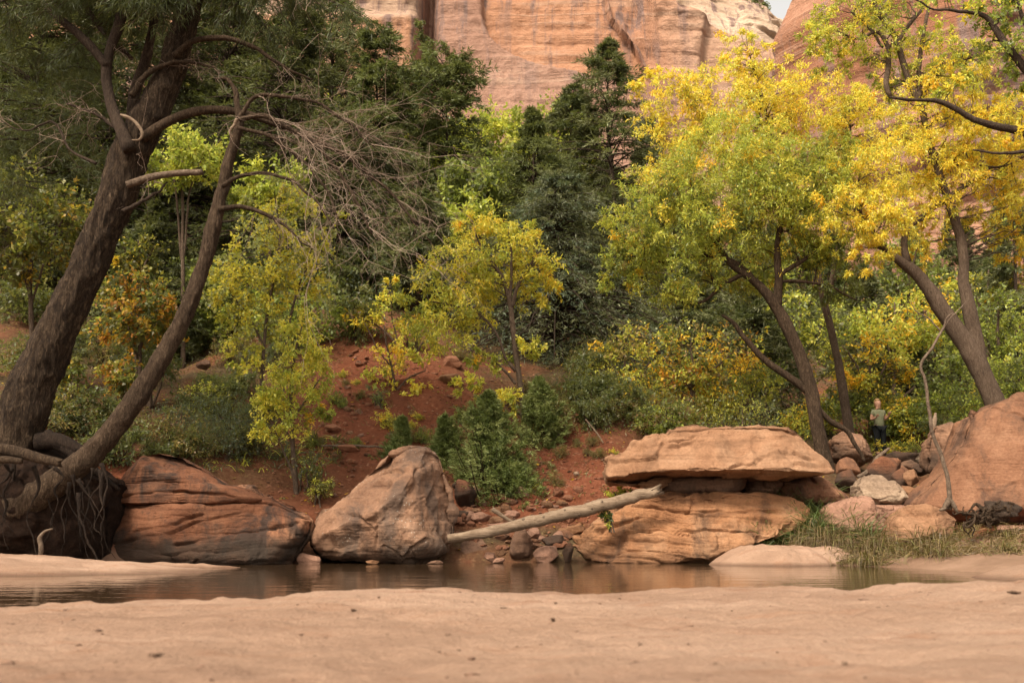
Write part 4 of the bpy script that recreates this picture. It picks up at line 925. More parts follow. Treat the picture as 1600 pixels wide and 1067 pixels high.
# needle foliage: limbs of the crown above and behind, with long hanging tufts
PDK = [((0.045, 0.055, 0.024), 3), ((0.065, 0.078, 0.03), 3), ((0.1, 0.1, 0.036), 1)]
A = Acc(); Bt = Acc(); r = np.random.default_rng(8)
for k in range(134):
    px = r.uniform(-120, 600); py = r.uniform(-330, 75 if px > 330 or px < 150 else 0); dy = r.uniform(-1.5, 3.0)
    if k >= 84: px = r.uniform(-250, 760); py = r.uniform(-640, -60); dy = r.uniform(-2.5, 4.0)  # extra boughs out of view, added to shade the left slope
    end = P(px, py, YP + dy); h = np.clip((pp_[:, 2]), 0, None); j = np.argmin(np.abs(pp_[:, 2] - (end[2] + .8)) + (pp_[:, 2] > end[2] + 2.5) * 5); s0 = pp_[j]
    u = np.linspace(0, 1, 10)[:, None]; mid = (s0 + end) / 2 + np.array((0, 0, .7)); Pt = (1 - u) ** 2 * s0 + 2 * u * (1 - u) * mid + u ** 2 * end
    V, q, _ = tubes(Pt[None], np.linspace(.045, .008, 10)[None], 5); Bt.add(V, q)
    m = 26; i = r.integers(4, 10, m); L1 = r.uniform(.3, .95, m); d1 = unit(unit(end - s0) * .6 + r.normal(size=(m, 3)) * .6 - np.array((0, 0, .5)))
    e1 = Pt[i] + d1 * L1[:, None]; V, q, _ = tubes(np.stack([Pt[i], (Pt[i] + e1) / 2 + np.array((0, 0, .05)), e1], 1), np.tile([.009, .007, .004], (m, 1)), 3); Bt.add(V, q)
    uu = r.uniform(.2, 1.05, (m, 5)); c = (Pt[i][:, None] + (e1 - Pt[i])[:, None] * uu[..., None]).reshape(-1, 3)
    tufts(A, c, r, 16, .2, .011, PDK, .55, .55, np.repeat(d1, 5, 0) * .5)
# low needle sprays hanging left of the trunk
for k in range(20):
    px = r.uniform(-60, 160); py = r.uniform(60, 300); end = P(px, py, YP + r.uniform(.6, 3.5)); s0 = end + np.array((r.uniform(.3, 1.2), r.uniform(0, 1), r.uniform(.1, .6)))
    m = 16; u = r.uniform(0, 1, m)[:, None]; c = s0 + (end - s0) * u + r.normal(size=(m, 3)) * .22
    V, q, _ = tubes(np.stack([s0, (s0 + end) / 2 + np.array((0, 0, .1)), end])[None], np.array([[.02, .014, .006]]), 4); Bt.add(V, q)
    tufts(A, np.repeat(c, 4, 0) + r.normal(size=(m * 4, 3)) * .12, r, 14, .2, .011, PDK, .5, .7)
Bt.build('bough', M['bark_dark'], pine); A.build('crown', M['needle'], pine)
ob = rock('earth_bank', None, [(-160, 700), (-60, 694), (40, 690), (100, 708), (140, 728), (172, 752), (178, 790), (168, 840), (160, 886), (60, 892), (-80, 892), (-160, 890)], 17.9, 1.5, 1.6, 'earth', seed=88, amp=.09, led=0, chip=.05, N=240, Mr=50, parent=None)  # earth down to the sand, near-black colour stands in for the hollow's shade
for k_ in ('category', 'label', 'group'):
    if k_ in ob: del ob[k_]
tag(ob, kind='structure')
# roots reaching over the undercut bank
A = Acc(); r = np.random.default_rng(21)
for k in range(30):
    px = r.uniform(-30, 165); py = r.uniform(715, 770); pts = [(px, py, 8)]
    for j in range(5):
        px += r.uniform(-14, 16); py += r.uniform(12, 34); pts.append((px, min(py, 882), 8 * (1 - j / 5.5) * r.uniform(.15, .75)))
    V, q, t, _, _ = limb(pts, YP - .8 + r.uniform(-.3, .6), 18, 5, .07, None, k); A.add(V, q, t)
for pts in ([(58, 690, 30), (85, 688, 26), (120, 700, 20), (160, 716, 10)], [(70, 680, 24), (110, 705, 18), (150, 735, 12), (185, 765, 5)]):
    V, q, t, _, _ = limb(pts, YP - .1, 18, 8, .05); A.add(V, q, t)
A.build('root', M['root'], pine)

YS = 16.7
slim = empty('pine_tree', P(90, 760, YS), 'slim curving tree with bare dead branches in front of the massive pine', 'pine tree')
V, q, t, ps_, rs_ = limb([(20, 800, 45), (60, 775, 44), (104, 742, 40), (148, 704, 35), (190, 654, 32), (235, 588, 28), (275, 519, 25), (305, 451, 24), (322, 400, 22), (334, 352, 21), (348, 290, 18), (362, 236, 15), (374, 190, 12), (371, 165, 8), (366, 140, 7), (352, 124, 4), (335, 123, 2)], YS, 220, 40, .015)
V = bark_disp(V, ps_, rs_, 40, .04, 9, 0, (1, 1, .3)); mk('trunk', V, [q, t], M['bark_slim'], slim)
sb = []
for pts in ([(346, 292, 9), (368, 278, 7), (400, 271, 6), (432, 273, 5.5), (470, 292, 4.5), (500, 320, 3.6), (522, 356, 2)], [(342, 326, 9), (372, 323, 8), (402, 330, 7), (430, 343, 6), (455, 362, 4), (482, 388, 2)],
            [(374, 186, 9), (410, 180, 9), (450, 200, 8), (490, 226, 7), (530, 270, 6), (560, 320, 5), (580, 370, 3)], [(372, 186, 8), (400, 150, 7), (440, 150, 6), (490, 160, 5), (540, 190, 4), (585, 232, 2)],
            [(376, 180, 6), (368, 190, 6), (360, 205, 4), (362, 214, 2)], [(372, 200, 7), (420, 212, 6), (470, 250, 5), (510, 300, 4), (530, 350, 2)]):
    sb.append(branch_obj(slim, 'branch', pts, YS - .2, 'bark_slim' if len(sb) != 4 else 'wood_pale', 34, 7, .04, 40 + len(sb)))
A = Acc(); r = np.random.default_rng(31)
dead_twigs(A, sk_of([sb[2], sb[3], sb[5]], .15), 40, 7, 2, 1.35, r, (.42, -.1, .1), .009)
dead_twigs(A, sk_of([sb[0], sb[1]], .35), 16, 5, 2, .6, r, (.2, 0, -.1), .007)
A.build('dead_twig_spray', M['twig'], slim)

# ------------------------------------------------------------------ broadleaf trees in front
P_yel = [(YEL, 4.5), (LEMON, 5), (GOLD, .8), (YG, 1)]; P_yg = [(YG, 4), (LIME, 1.8), (LEMON, 4.5)]; P_gr = [(LIME, 4), (GRN, 1.8), (YG, 2.4), (YEL, .5), (GOLD, .3), (TAN, .4)]
P_gy = [(LIME, 3), (YG, 3), (YEL, 1.6), (LEMON, 1.5)]; P_pale = [(PALE, 3), (LEMON, 3.5), (YG, 2)]
YR1 = 25.0
broad_tree('box_elder_tree', 'leaning tree with a feathery green crown and dark forked trunk behind the balanced slab', 'tree', YR1,
  [[(1296, 745, 23), (1284, 700, 21), (1276, 660, 20), (1268, 615, 20), (1258, 580, 19), (1244, 540, 18), (1226, 502, 19), (1208, 472, 17), (1190, 450, 14), (1166, 430, 12), (1142, 412, 10), (1122, 386, 9), (1100, 350, 6), (1085, 300, 3)],
   [(1214, 478, 15), (1216, 455, 14), (1217, 430, 13), (1214, 395, 11), (1220, 350, 9), (1230, 300, 7), (1236, 240, 4)],
   [(1268, 616, 13), (1238, 593, 12), (1205, 570, 11), (1172, 540, 9), (1142, 502, 7), (1128, 492, 4)],
   [(1280, 640, 9), (1300, 660, 9), (1322, 672, 8), (1340, 700, 6), (1352, 722, 4)],
   [(1160, 428, 8), (1130, 445, 7), (1100, 470, 5), (1070, 478, 3)], [(1190, 450, 9), (1150, 410, 7), (1090, 400, 6), (1030, 410, 4), (985, 400, 2)],
   [(1217, 430, 8), (1250, 410, 7), (1290, 385, 5), (1330, 365, 3)], [(1216, 440, 6), (1260, 440, 5), (1300, 450, 4), (1340, 470, 2)]],
  [(1140, 280, 130, 80, .0, P_gr, 44), (1060, 340, 100, 75, -.4, P_gr, 32), (990, 370, 62, 50, -.3, P_gr, 16), (1200, 340, 120, 90, .3, P_gr, 38), (1300, 340, 70, 90, .2, P_gr, 20),
   (1150, 220, 110, 50, .5, P_gy, 22), (1250, 300, 100, 60, -.4, P_gy, 18), (1050, 290, 90, 50, .3, P_gy, 14), (1060, 430, 80, 60, .0, P_gr, 18), (1180, 420, 60, 50, .8, P_gr, 12), (965, 420, 40, 40, .2, P_gr, 8), (1290, 250, 60, 50, .4, P_gr, 14), (1300, 430, 60, 50, .6, [(GRN, 3), (LIME, 2), (MGR, 2)], 12), (1230, 270, 90, 60, -.6, P_gr, 18)],
  density=2.3, seed=51, L=.105, wd=.03, ntw=11, nlf=13, comp=1, sub=.2, droop=.3, r0=.022, tw=.005, mat='bark_slim')
YR2 = 24.0
broad_tree('box_elder_tree', 'tall forked tree with golden yellow leaves behind the huge rounded boulder', 'tree', YR2,
  [[(1562, 650, 32), (1549, 615, 29), (1538, 590, 29), (1520, 555, 29), (1500, 525, 26), (1473, 485, 23), (1449, 448, 20), (1425, 421, 17), (1400, 402, 12), (1376, 381, 8), (1350, 345, 7), (1330, 300, 4)],
   [(1532, 575, 19), (1528, 545, 21), (1519, 505, 21), (1512, 470, 19), (1505, 440, 15), (1506, 410, 15), (1502, 377, 15), (1494, 350, 15), (1482, 310, 14), (1466, 270, 12), (1450, 215, 10), (1440, 170, 9), (1424, 135, 9), (1408, 90, 9), (1400, 60, 9), (1378, 28, 7), (1350, -30, 4)],
   [(1418, 410, 13), (1412, 380, 11), (1418, 358, 10), (1440, 340, 9), (1470, 318, 9), (1500, 297, 8), (1527, 278, 6), (1550, 262, 3)],
   [(1426, 140, 7), (1455, 116, 6), (1495, 98, 4), (1540, 85, 2)], [(1438, 160, 9), (1436, 120, 8), (1440, 70, 7), (1452, 10, 5)], [(1400, 70, 8), (1420, 40, 7), (1445, 10, 5), (1460, -40, 3)],
   [(1392, 152, 7), (1386, 140, 9), (1388, 100, 9), (1387, 72, 8), (1372, 52, 6), (1340, 60, 4), (1310, 50, 2)], [(1380, 75, 5), (1350, 35, 5), (1330, 20, 3)],
   [(1449, 275, 7), (1500, 255, 6), (1560, 262, 4), (1610, 240, 2)]],
  [(1400, 250, 80, 60, -.2, P_yel, 18), (1460, 320, 80, 60, .3, P_yel, 15), (1390, 340, 60, 50, -.6, P_yel, 14), (1540, 250, 70, 60, .4, P_yel, 15), (1440, 190, 70, 55, .2, P_yel, 12), (1550, 190, 60, 50, -.5, P_yel, 10), (1600, 300, 40, 90, 0, P_yel, 10),
   (1450, 90, 60, 60, .5, P_gy, 12), (1340, 40, 90, 60, .3, P_gy, 20), (1290, 70, 50, 40, 0, P_gy, 9), (1530, 90, 60, 50, .2, P_gy, 11), (1400, -30, 90, 60, 0, P_gr, 12), (1390, 110, 50, 40, .4, P_gr, 7), (1350, 400, 40, 30, -.3, P_yel, 6), (1580, 380, 30, 40, 1, P_yel, 4), (1510, 205, 60, 50, 1.0, P_yel, 9), (1585, 245, 50, 50, .8, P_yel, 9), (1490, 275, 60, 46, -.4, P_yel, 10), (1560, 325, 60, 46, .5, P_yel, 9), (1480, 130, 60, 46, -.5, P_yel, 8), (1590, 165, 50, 40, .9, P_yel, 7), (1430, 395, 40, 30, .5, P_yel, 5), (1320, 330, 50, 50, -.6, P_yel, 9)],
  density=3.5, seed=52, L=.105, wd=.031, ntw=8, nlf=10, sub=.17, droop=.35, r0=.022, tw=.005, mat='bark_grey')
YR3 = 28.0
broad_tree('box_elder_tree', 'broad bright yellow crown between the green tree and the cliff', 'tree', YR3,
  [[(1330, 700, 15), (1322, 640, 14), (1312, 580, 13), (1304, 540, 12), (1290, 480, 11), (1270, 400, 10), (1240, 320, 8), (1210, 240, 6), (1180, 170, 4)], [(1290, 480, 8), (1310, 380, 7), (1320, 280, 6), (1330, 200, 3)], [(1262, 375, 7), (1190, 320, 6), (1130, 240, 5), (1090, 170, 3)], [(1210, 240, 5), (1190, 150, 4), (1170, 80, 2)]],
  [(1060, 170, 70, 70, 0, P_yel, 16), (1130, 150, 80, 60, -.4, P_yel, 22), (1200, 160, 80, 70, .2, P_yel, 24), (1270, 170, 80, 70, -.2, P_yel, 24), (1340, 200, 60, 70, .3, P_yel, 18), (1120, 230, 80, 60, .4, P_yel, 18), (1230, 240, 100, 60, .4, P_yel, 22), (1320, 290, 70, 60, .2, P_yel, 16), (1040, 240, 50, 50, .2, P_yel, 9), (1150, 75, 40, 40, 0, P_yel, 6), (1180, 100, 60, 35, .3, P_yel, 8), (1390, 290, 70, 60, .6, P_yel, 14), (1370, 150, 50, 40, .8, P_yel, 8), (1015, 140, 36, 44, .4, P_yel, 6)],
  density=3.3, seed=53, L=.112, wd=.034, ntw=8, nlf=10, sub=.165, droop=.3, r0=.02, mat='bark_grey')
broad_tree('cottonwood_tree', 'dark limbs with green and yellow leaves reaching in from the right edge', 'tree', 22.0,
  [[(1760, 760, 40), (1740, 500, 36), (1700, 300, 30), (1640, 222, 16), (1590, 203, 12), (1550, 195, 10), (1520, 186, 9), (1497, 172, 8), (1465, 157, 7), (1430, 155, 5), (1392, 152, 3)],
   [(1660, 250, 20), (1640, 160, 17), (1600, 105, 13), (1570, 68, 11), (1556, 45, 9), (1545, 30, 8), (1520, 20, 6), (1490, 16, 5), (1458, 13, 3), (1430, 0, 2)], [(1640, 160, 10), (1610, 60, 8), (1580, -20, 5)], [(1600, 200, 10), (1610, 230, 8), (1570, 240, 5), (1520, 235, 3)]],
  [(1590, 60, 60, 60, 0, [(GRN, 4), (LIME, 2)], 14), (1550, 20, 70, 40, .4, [(GRN, 3), (LIME, 2), (YEL, 1)], 12), (1600, 130, 40, 40, .3, [(GRN, 4), (LIME, 2)], 8), (1490, 10, 60, 40, .3, P_gy, 9), (1580, 200, 50, 40, .4, P_yel, 8), (1500, 140, 40, 30, .2, P_gy, 6), (1680, 100, 80, 110, 0, P_gr, 16), (1720, 300, 70, 90, 0, P_gr, 10)],
  seed=54, L=.12, wd=.06, ntw=8, nlf=8, sub=.27, mat='bark_dark')
YC = 25.0
broad_tree('box_elder_tree', 'lone yellow-green tree with a thin dark stem rising from the junipers in the middle', 'tree', YC,
  [[(812, 705, 10), (818, 660, 9), (813, 600, 9), (805, 545, 9), (800, 500, 9), (796, 470, 8), (785, 435, 7), (768, 410, 6), (750, 385, 4), (742, 360, 2)], [(800, 480, 7), (808, 450, 6), (825, 420, 5), (845, 390, 3)], [(796, 470, 6), (800, 430, 5), (798, 390, 4), (795, 360, 2)],
   [(806, 580, 6), (790, 560, 5), (780, 530, 4), (760, 500, 4), (720, 480, 3), (670, 470, 2)], [(806, 600, 5), (785, 575, 4), (770, 560, 2)], [(816, 650, 4), (800, 640, 3), (780, 625, 2)]],
  [(770, 385, 80, 46, 0, P_yg + [(YEL, 2)], 22), (705, 430, 62, 48, -.2, P_yg + [(YEL, 1)], 16), (830, 425, 58, 42, .2, P_yg + [(YEL, 2)], 14), (690, 510, 60, 48, -.3, P_yg, 18), (745, 470, 60, 50, .3, P_yg, 14), (650, 480, 36, 32, 0, P_gr, 8), (780, 440, 60, 40, .4, P_yg, 12), (860, 460, 30, 24, .2, P_yg + [(YEL, 2)], 5), (825, 540, 34, 18, 0, P_yg, 5), (760, 560, 34, 26, 0, P_gr, 6), (735, 600, 30, 20, -.3, P_yg, 5), (800, 625, 36, 18, -.5, P_yg, 6), (745, 350, 40, 16, 0, P_yel, 5), (810, 360, 36, 20, 0, P_yg + [(YEL, 2)], 6)],
  density=2.0, seed=55, L=.115, wd=.042, ntw=8, nlf=9, sub=.23, droop=.25, r0=.014, tw=.005, mat='bark_grey')
broad_tree('box_elder_sapling', 'thin yellow-leaved sapling standing on the bare red slope', 'sapling', 26.5,
  [[(625, 700, 5), (622, 650, 5), (618, 610, 4), (612, 575, 4), (605, 545, 3), (600, 510, 2)], [(618, 612, 3), (640, 590, 3), (665, 580, 2)], [(612, 575, 3), (590, 545, 2), (570, 505, 1.5)]],
  [(600, 560, 42, 24, 0, P_yel + [(LEMON, 4)], 9), (640, 555, 34, 20, .1, P_yg + [(YEL, 2)], 7), (590, 590, 26, 22, 0, P_yg, 5), (630, 615, 28, 18, 0, P_yel + [(LEMON, 3)], 5), (660, 600, 20, 14, 0, P_yel + [(LEMON, 3)], 3), (600, 640, 22, 14, 0, P_yg, 3)],
  density=1.4, seed=56, L=.12, wd=.055, ntw=6, nlf=7, sub=.38, droop=.3, r0=.01, mat='bark_grey')
broad_tree('box_elder_sapling', 'spindly yellow sprig reaching over the top of the bare red slope', 'sapling', 29.0,
  [[(640, 570, 4), (622, 540, 4), (598, 515, 3), (570, 500, 2), (545, 494, 1.5)], [(622, 540, 3), (612, 490, 2), (608, 455, 1.5)]],
  [(560, 497, 26, 16, 0, P_yg + [(YEL, 2)], 6), (590, 490, 26, 18, 0, P_yg + [(YEL, 2)], 6), (608, 460, 16, 22, 0, P_yg + [(YEL, 2)], 5), (620, 520, 24, 20, 0, P_yg, 5), (612, 440, 10, 12, 0, P_yel, 2)],
  density=1.5, seed=57, L=.13, wd=.06, ntw=6, nlf=6, sub=.4, r0=.01, mat='bark_grey')
broad_tree('birch_tree', 'pale yellow-green slender tree with small light leaves behind the slim leaning trunk', 'tree', 23.5,
  [[(408, 668, 6), (408, 600, 6), (412, 540, 5), (420, 480, 5), (430, 420, 4), (436, 370, 3), (430, 310, 2)], [(440, 650, 5), (444, 580, 4), (452, 500, 4), (470, 440, 3), (490, 400, 2)], [(412, 540, 4), (385, 490, 3), (360, 460, 2)]],
  [(420, 400, 80, 55, 0, P_pale, 26), (390, 450, 70, 45, -.2, P_pale, 18), (470, 430, 60, 45, .2, P_pale + [(YEL, 1)], 16), (440, 340, 60, 45, .2, P_pale, 12), (400, 500, 66, 40, .2, P_yg + [(PALE, 4)], 14), (350, 450, 36, 40, .2, P_pale, 7), (480, 380, 40, 40, .3, P_pale, 8), (500, 350, 30, 40, .6, P_pale, 5), (430, 300, 30, 30, 0, P_pale, 3), (385, 560, 40, 36, 0, P_yg, 7)],
  density=1.7, seed=58, L=.085, wd=.065, ntw=8, nlf=9, sub=.27, r0=.012, tw=.004, mat='bark_grey')
broad_tree('birch_sapling', 'light green airy sapling with a thin stem just behind the low left boulders', 'sapling', 21.2,
  [[(465, 800, 10), (462, 760, 8), (457, 700, 7), (454, 650, 6), (455, 600, 5), (462, 550, 4), (470, 510, 2)], [(455, 690, 4), (435, 650, 3), (415, 620, 2)], [(456, 660, 4), (480, 620, 3), (500, 590, 2)], [(463, 760, 4), (450, 720, 3), (425, 660, 2), (410, 600, 1)]],
  [(465, 540, 48, 40, 0, P_yg + [(LIME, 3)], 16), (470, 600, 56, 40, .1, P_yg + [(LIME, 3)], 20), (430, 610, 42, 36, -.1, P_yg + [(LIME, 3)], 12), (450, 650, 56, 32, 0, P_yg + [(LIME, 3)], 14), (415, 670, 30, 22, -.1, P_yg, 6), (500, 560, 26, 34, 0, P_yg, 6), (465, 500, 40, 20, .1, P_yg, 6), (510, 640, 22, 24, .2, P_gr, 5)],
  density=1.4, seed=59, L=.085, wd=.034, ntw=9, nlf=10, sub=.27, r0=.009, tw=.003, mat='bark_grey')

# ------------------------------------------------------------------ junipers along the foot of the slope
PJ = [((0.13, 0.165, 0.05), 3), ((0.2, 0.24, 0.075), 3), ((0.3, 0.33, 0.12), 2)]
def juniper(label, px, ptop, pbot, wpx, Y, seed, nbr=170, L=.14, **kw):
    x, _, zb = P(px, pbot, Y); top = P(px, ptop, Y); z0 = min(zb, Tz(x, Y) + .1); H = top[2] - z0
    root = empty('juniper', (x, Y, z0), label, 'juniper')
    spray_conifer(root, (x, Y, z0), H, wpx * mpp(Y) / 2, seed, PJ, nbr=int(nbr * 1.3), tw=13, sp=10, L=L, wd=.045, bare=.02, shape=.95, droop=-.2, up_tip=.45, rag=1.0, **kw)
juniper('narrow dark juniper bush above the tall lopsided boulder', 627, 628, 715, 66, 23.4, 71)
juniper('feathery young juniper with a pointed tip right of the narrow dark one', 690, 626, 738, 82, 23.0, 72, 260)
juniper('large dense green juniper hanging over the red rocks in the middle', 768, 592, 788, 150, 22.2, 73, 420)
juniper('tall dark juniper close behind the large dense one', 845, 572, 702, 112, 24.4, 74, 320)
juniper('low drooping juniper skirt at the foot of the large dense one', 795, 700, 800, 120, 21.7, 75, 180)

# ------------------------------------------------------------------ forest behind
PF = [(FIR, 4), (DGR, 3), ((0.18, 0.185, 0.085), 2)]; PL = [((0.085, 0.09, 0.045), 4), ((0.06, 0.07, 0.03), 3), ((0.12, 0.125, 0.055), 2)]; PB = [((0.125, 0.135, 0.085), 3), (FIR, 2), (BLG, 2)]; PN = [((0.14, 0.155, 0.06), 3), (MGR, 2), (DGR, 2)]  # PL: fir greens darkened, canopy shade of the left side put into the colour
for a, kw in [
    (('tall pointed fir rising highest against the canyon wall', 962, 55, 290, 46, 81, PF), dict(nbr=330, tw=13, L=.42, wd=.13, rag=.5, shape=.75)),
    (('broad fir with a blunt top left of the tallest pointed fir', 897, 118, 250, 47.5, 82, PF), dict(nbr=260, tw=12, L=.42, wd=.13, rag=.5)),
    (('large dark blue-green spruce with drooping layers behind the lone yellow-green tree', 870, 250, 320, 33, 83, PB), dict(nbr=460, tw=15, L=.24, wd=.1, rag=.35, droop=.4, shape=.7)),
    (('dense green fir with a small spike top in the middle of the forest', 830, 160, 240, 41, 84, PN), dict(nbr=280, tw=12, L=.36, wd=.11, rag=.5)),
    (('shaggy pine with a flat wide top and bare lower trunk left of the gap', 690, 84, 118, 44, 85, PN), dict(nbr=300, tw=13, L=.4, wd=.12, bare=.28, shape=.24, rag=.95, open_=.45)),
    (('tall dark pine at the left end of the visible canyon wall', 580, 38, 96, 43, 86, PN), dict(nbr=300, tw=13, L=.4, wd=.12, bare=.15, shape=.24, rag=.9, open_=.4)),
    (('dark fir whose thin grey trunk shows beside the dead twigs', 610, 190, 150, 37, 87, PF), dict(nbr=220, tw=12, L=.34, wd=.1, bare=.25, rag=.5)),
    (('deep green fir directly left of the lone yellow-green tree', 655, 250, 150, 34, 88, PF), dict(nbr=240, tw=12, L=.32, wd=.1, rag=.45, bare=.15)),
    (('shadowy fir behind the pale slender tree', 530, 190, 220, 36, 89, PL), dict(shape=.32, nbr=370, tw=12, L=.34, wd=.1, rag=.5)),
    (('dark fir behind the slim leaning trunk', 430, 10, 230, 38, 90, PL), dict(shape=.32, nbr=390, tw=12, L=.36, wd=.11, rag=.5)),
    (('dim fir between the two leaning trunks', 330, -30, 260, 40, 91, PL), dict(shape=.32, nbr=370, tw=12, L=.38, wd=.12, rag=.5)),
    (('tall fir behind the head of the massive pine', 250, -120, 280, 42, 92, PL), dict(shape=.32, nbr=390, tw=12, L=.4, wd=.12, rag=.5)),
    (('dark fir standing behind the dark forked limb of the pine', 140, -160, 290, 38, 93, PL), dict(shape=.32, nbr=410, tw=12, L=.4, wd=.12, rag=.5)),
    (('dark fir at the left picture edge', 30, -160, 290, 36, 94, PL), dict(shape=.32, nbr=410, tw=12, L=.4, wd=.12, rag=.5)),
    (('smaller dark fir low beside the massive trunk', 230, 300, 170, 31, 95, PL), dict(nbr=220, tw=12, L=.3, wd=.09, rag=.4)),
    (('fir peeping between yellow leaves below the right canyon wall', 1352, 400, 150, 38, 96, PF), dict(nbr=180, tw=10, L=.36, wd=.11, rag=.5)),
    (('dark fir at the right picture edge in front of the pink wall', 1592, 250, 110, 40, 97, PF), dict(nbr=200, tw=11, L=.36, wd=.11, rag=.6)),
    (('dark bushy fir in the valley right of the forked tree', 1560, 395, 160, 44, 98, PN), dict(nbr=200, tw=11, L=.4, wd=.13, rag=.6)),
    (('shaded fir behind the green feathery crown', 1075, 400, 190, 37, 99, PF), dict(nbr=240, tw=12, L=.34, wd=.1, rag=.5)),
    (('dark fir behind the lower limb of the leaning green tree', 1180, 440, 170, 34, 100, PF), dict(nbr=220, tw=12, L=.32, wd=.1, rag=.5)),
    (('gloomy fir just behind the standing person', 1395, 470, 170, 37, 101, PF), dict(nbr=220, tw=12, L=.32, wd=.1, rag=.5)),
    (('fir at the far back between the yellow crown and the wide spruce', 1020, 175, 130, 55, 102, PN), dict(nbr=180, tw=11, L=.46, wd=.15, rag=.6)),
    (('small fir left of the shaggy flat-topped pine', 630, 150, 100, 52, 103, PN), dict(nbr=180, tw=11, L=.44, wd=.14, rag=.6)),
    (('fir far back left of the tall dark pine', 500, -20, 220, 50, 104, PF), dict(shape=.32, nbr=330, tw=11, L=.44, wd=.14, rag=.6)),
]:
    conifer(*a, **kw)
# deciduous trees in the forest
def back_tree(label, px, py, rx, ry, Y, pal, seed, ns=40, L=.2, wd=.1, cat='tree', name='maple_tree', **kw):
    x = P(px, 500, Y)[0]; gz = Tz(x, Y); zz = P(px, py, Y)[2]
    s = mpp(Y); pyb = py + (zz - gz) / s * .97
    r_ = random.Random(seed)
    broad_tree(name, label, cat, Y, [[(px + r_.uniform(-8, 8), pyb, .13 * rx * .5 + 3), (px + r_.uniform(-6, 6), (py + pyb) / 2, .1 * rx * .5 + 2), (px, py, 4), (px, py - ry * .6, 2)], [(px, (py + pyb) / 2, 4), (px - rx * .4, py, 3), (px - rx * .6, py - ry * .4, 1.5)], [(px, (py + pyb) / 2 - 5, 4), (px + rx * .4, py + ry * .1, 3), (px + rx * .6, py - ry * .3, 1.5)]],
               [(px, py, rx, ry, 0, pal, ns), (px - rx * .3, py + ry * .5, rx * .6, ry * .5, -.5, pal, ns // 4), (px + rx * .35, py + ry * .4, rx * .6, ry * .5, .5, pal, ns // 4)], seed=seed, L=L, wd=wd, wob=.05, r0=.03, tw=.008, **kw)
P_lime = [((0.3, 0.34, 0.06), 3), (YG, 3), (LIME, 2)]; P_mid = [(GRN, 3), (MGR, 3), (LIME, 1)]; P_oak = [(OLI, 3), (ORG, 2), ((0.5, 0.3, 0.03), 1.3), ((0.13, 0.15, 0.04), 2), ((0.34, 0.3, 0.06), 1)]; P_dim = [((0.12, 0.115, 0.035), 3), ((0.13, 0.15, 0.04), 2), ((0.3, 0.27, 0.05), 1), ((0.4, 0.24, 0.03), .6)]  # P_dim: oak colours lowered to carry the shade at the left
for a in [
    ('bright lime green maple crown in the forest gap below the canyon wall', 770, 230, 90, 62, 50, P_lime, 121, 56, .3, .15),
    ('lime green maple behind the broad blunt fir', 885, 210, 60, 60, 52, P_lime, 122, 36, .3, .15),
    ('yellow-green maple under the shaggy flat-topped pine', 660, 270, 60, 60, 47, P_lime, 123, 30, .27, .14),
    ('mid green maple in front of the spike-topped fir', 740, 290, 60, 60, 40, P_mid, 124, 34, .24, .12),
    ('olive green bush-like maple at the right of the deep green fir', 735, 345, 50, 40, 37, P_lime, 125, 24, .2, .1),
    ('light green layered maple between the two leaning trunks', 285, 245, 80, 45, 30, P_lime, 126, 40, .17, .09),
    ('soft green maple below the layered one', 420, 290, 70, 40, 32, P_lime, 127, 26, .18, .09),
    ('dim yellow-green oak at the left edge behind the massive trunk', 50, 340, 110, 90, 25, P_dim, 128, 56, .15, .08),
    ('orange-tinged oak between the massive trunk and the slim one', 215, 480, 70, 60, 24.5, P_oak, 129, 46, .12, .075),
    ('yellow oak sprig above the orange-tinged oak', 215, 395, 44, 34, 26, P_dim + [(YEL, 1.5)], 130, 18, .12, .07),
    ('mixed orange and green maple thicket behind the balanced slab', 1080, 560, 120, 55, 30, [(OLI, 2), (TAN, 2), (YG, 3), (ORG, 1.2), (GOLD, 1.5), (GRN, 2)], 131, 54, .13, .07),
    ('yellowish thin maple left of the thicket behind the slab', 975, 580, 70, 70, 29, [(YG, 3), (TAN, 2), (GOLD, 1.5), (OLI, 2)], 132, 30, .12, .06),
    ('golden orange maple right of the leaning green trunk', 1360, 560, 70, 50, 33, [(GOLD, 2), (YG, 3), (OLI, 2), (YEL, 1)], 133, 34, .14, .08),
    ('yellow-green maple over the head of the person', 1400, 500, 80, 46, 35, [(YG, 3), (GOLD, 1), (LIME, 3)], 134, 34, .16, .08),
    ('fresh green maple right behind the forked golden tree', 1560, 500, 90, 60, 35, P_mid + [(LIME, 3)], 135, 44, .16, .08),
    ('olive yellow oak in the valley behind the forked golden tree', 1545, 445, 80, 40, 42, [(OLI, 3), (YG, 2), (GOLD, 1)], 136, 30, .2, .1),
    ('green maple right of the person below the forked trunk', 1500, 600, 70, 60, 31, P_mid + [(LIME, 2)], 137, 40, .14, .075),
    ('dull green maple filling the valley left of the forked trunk', 1420, 420, 80, 50, 46, P_mid, 138, 30, .22, .11),
    ('light green maple low on the far right hillside', 1600, 350, 60, 50, 50, P_lime, 139, 22, .25, .13),
    ('green maple behind the leaning green tree at mid height', 1250, 500, 90, 60, 36, P_mid + [(YG, 2)], 140, 40, .17, .085),
]:
    back_tree(*a)
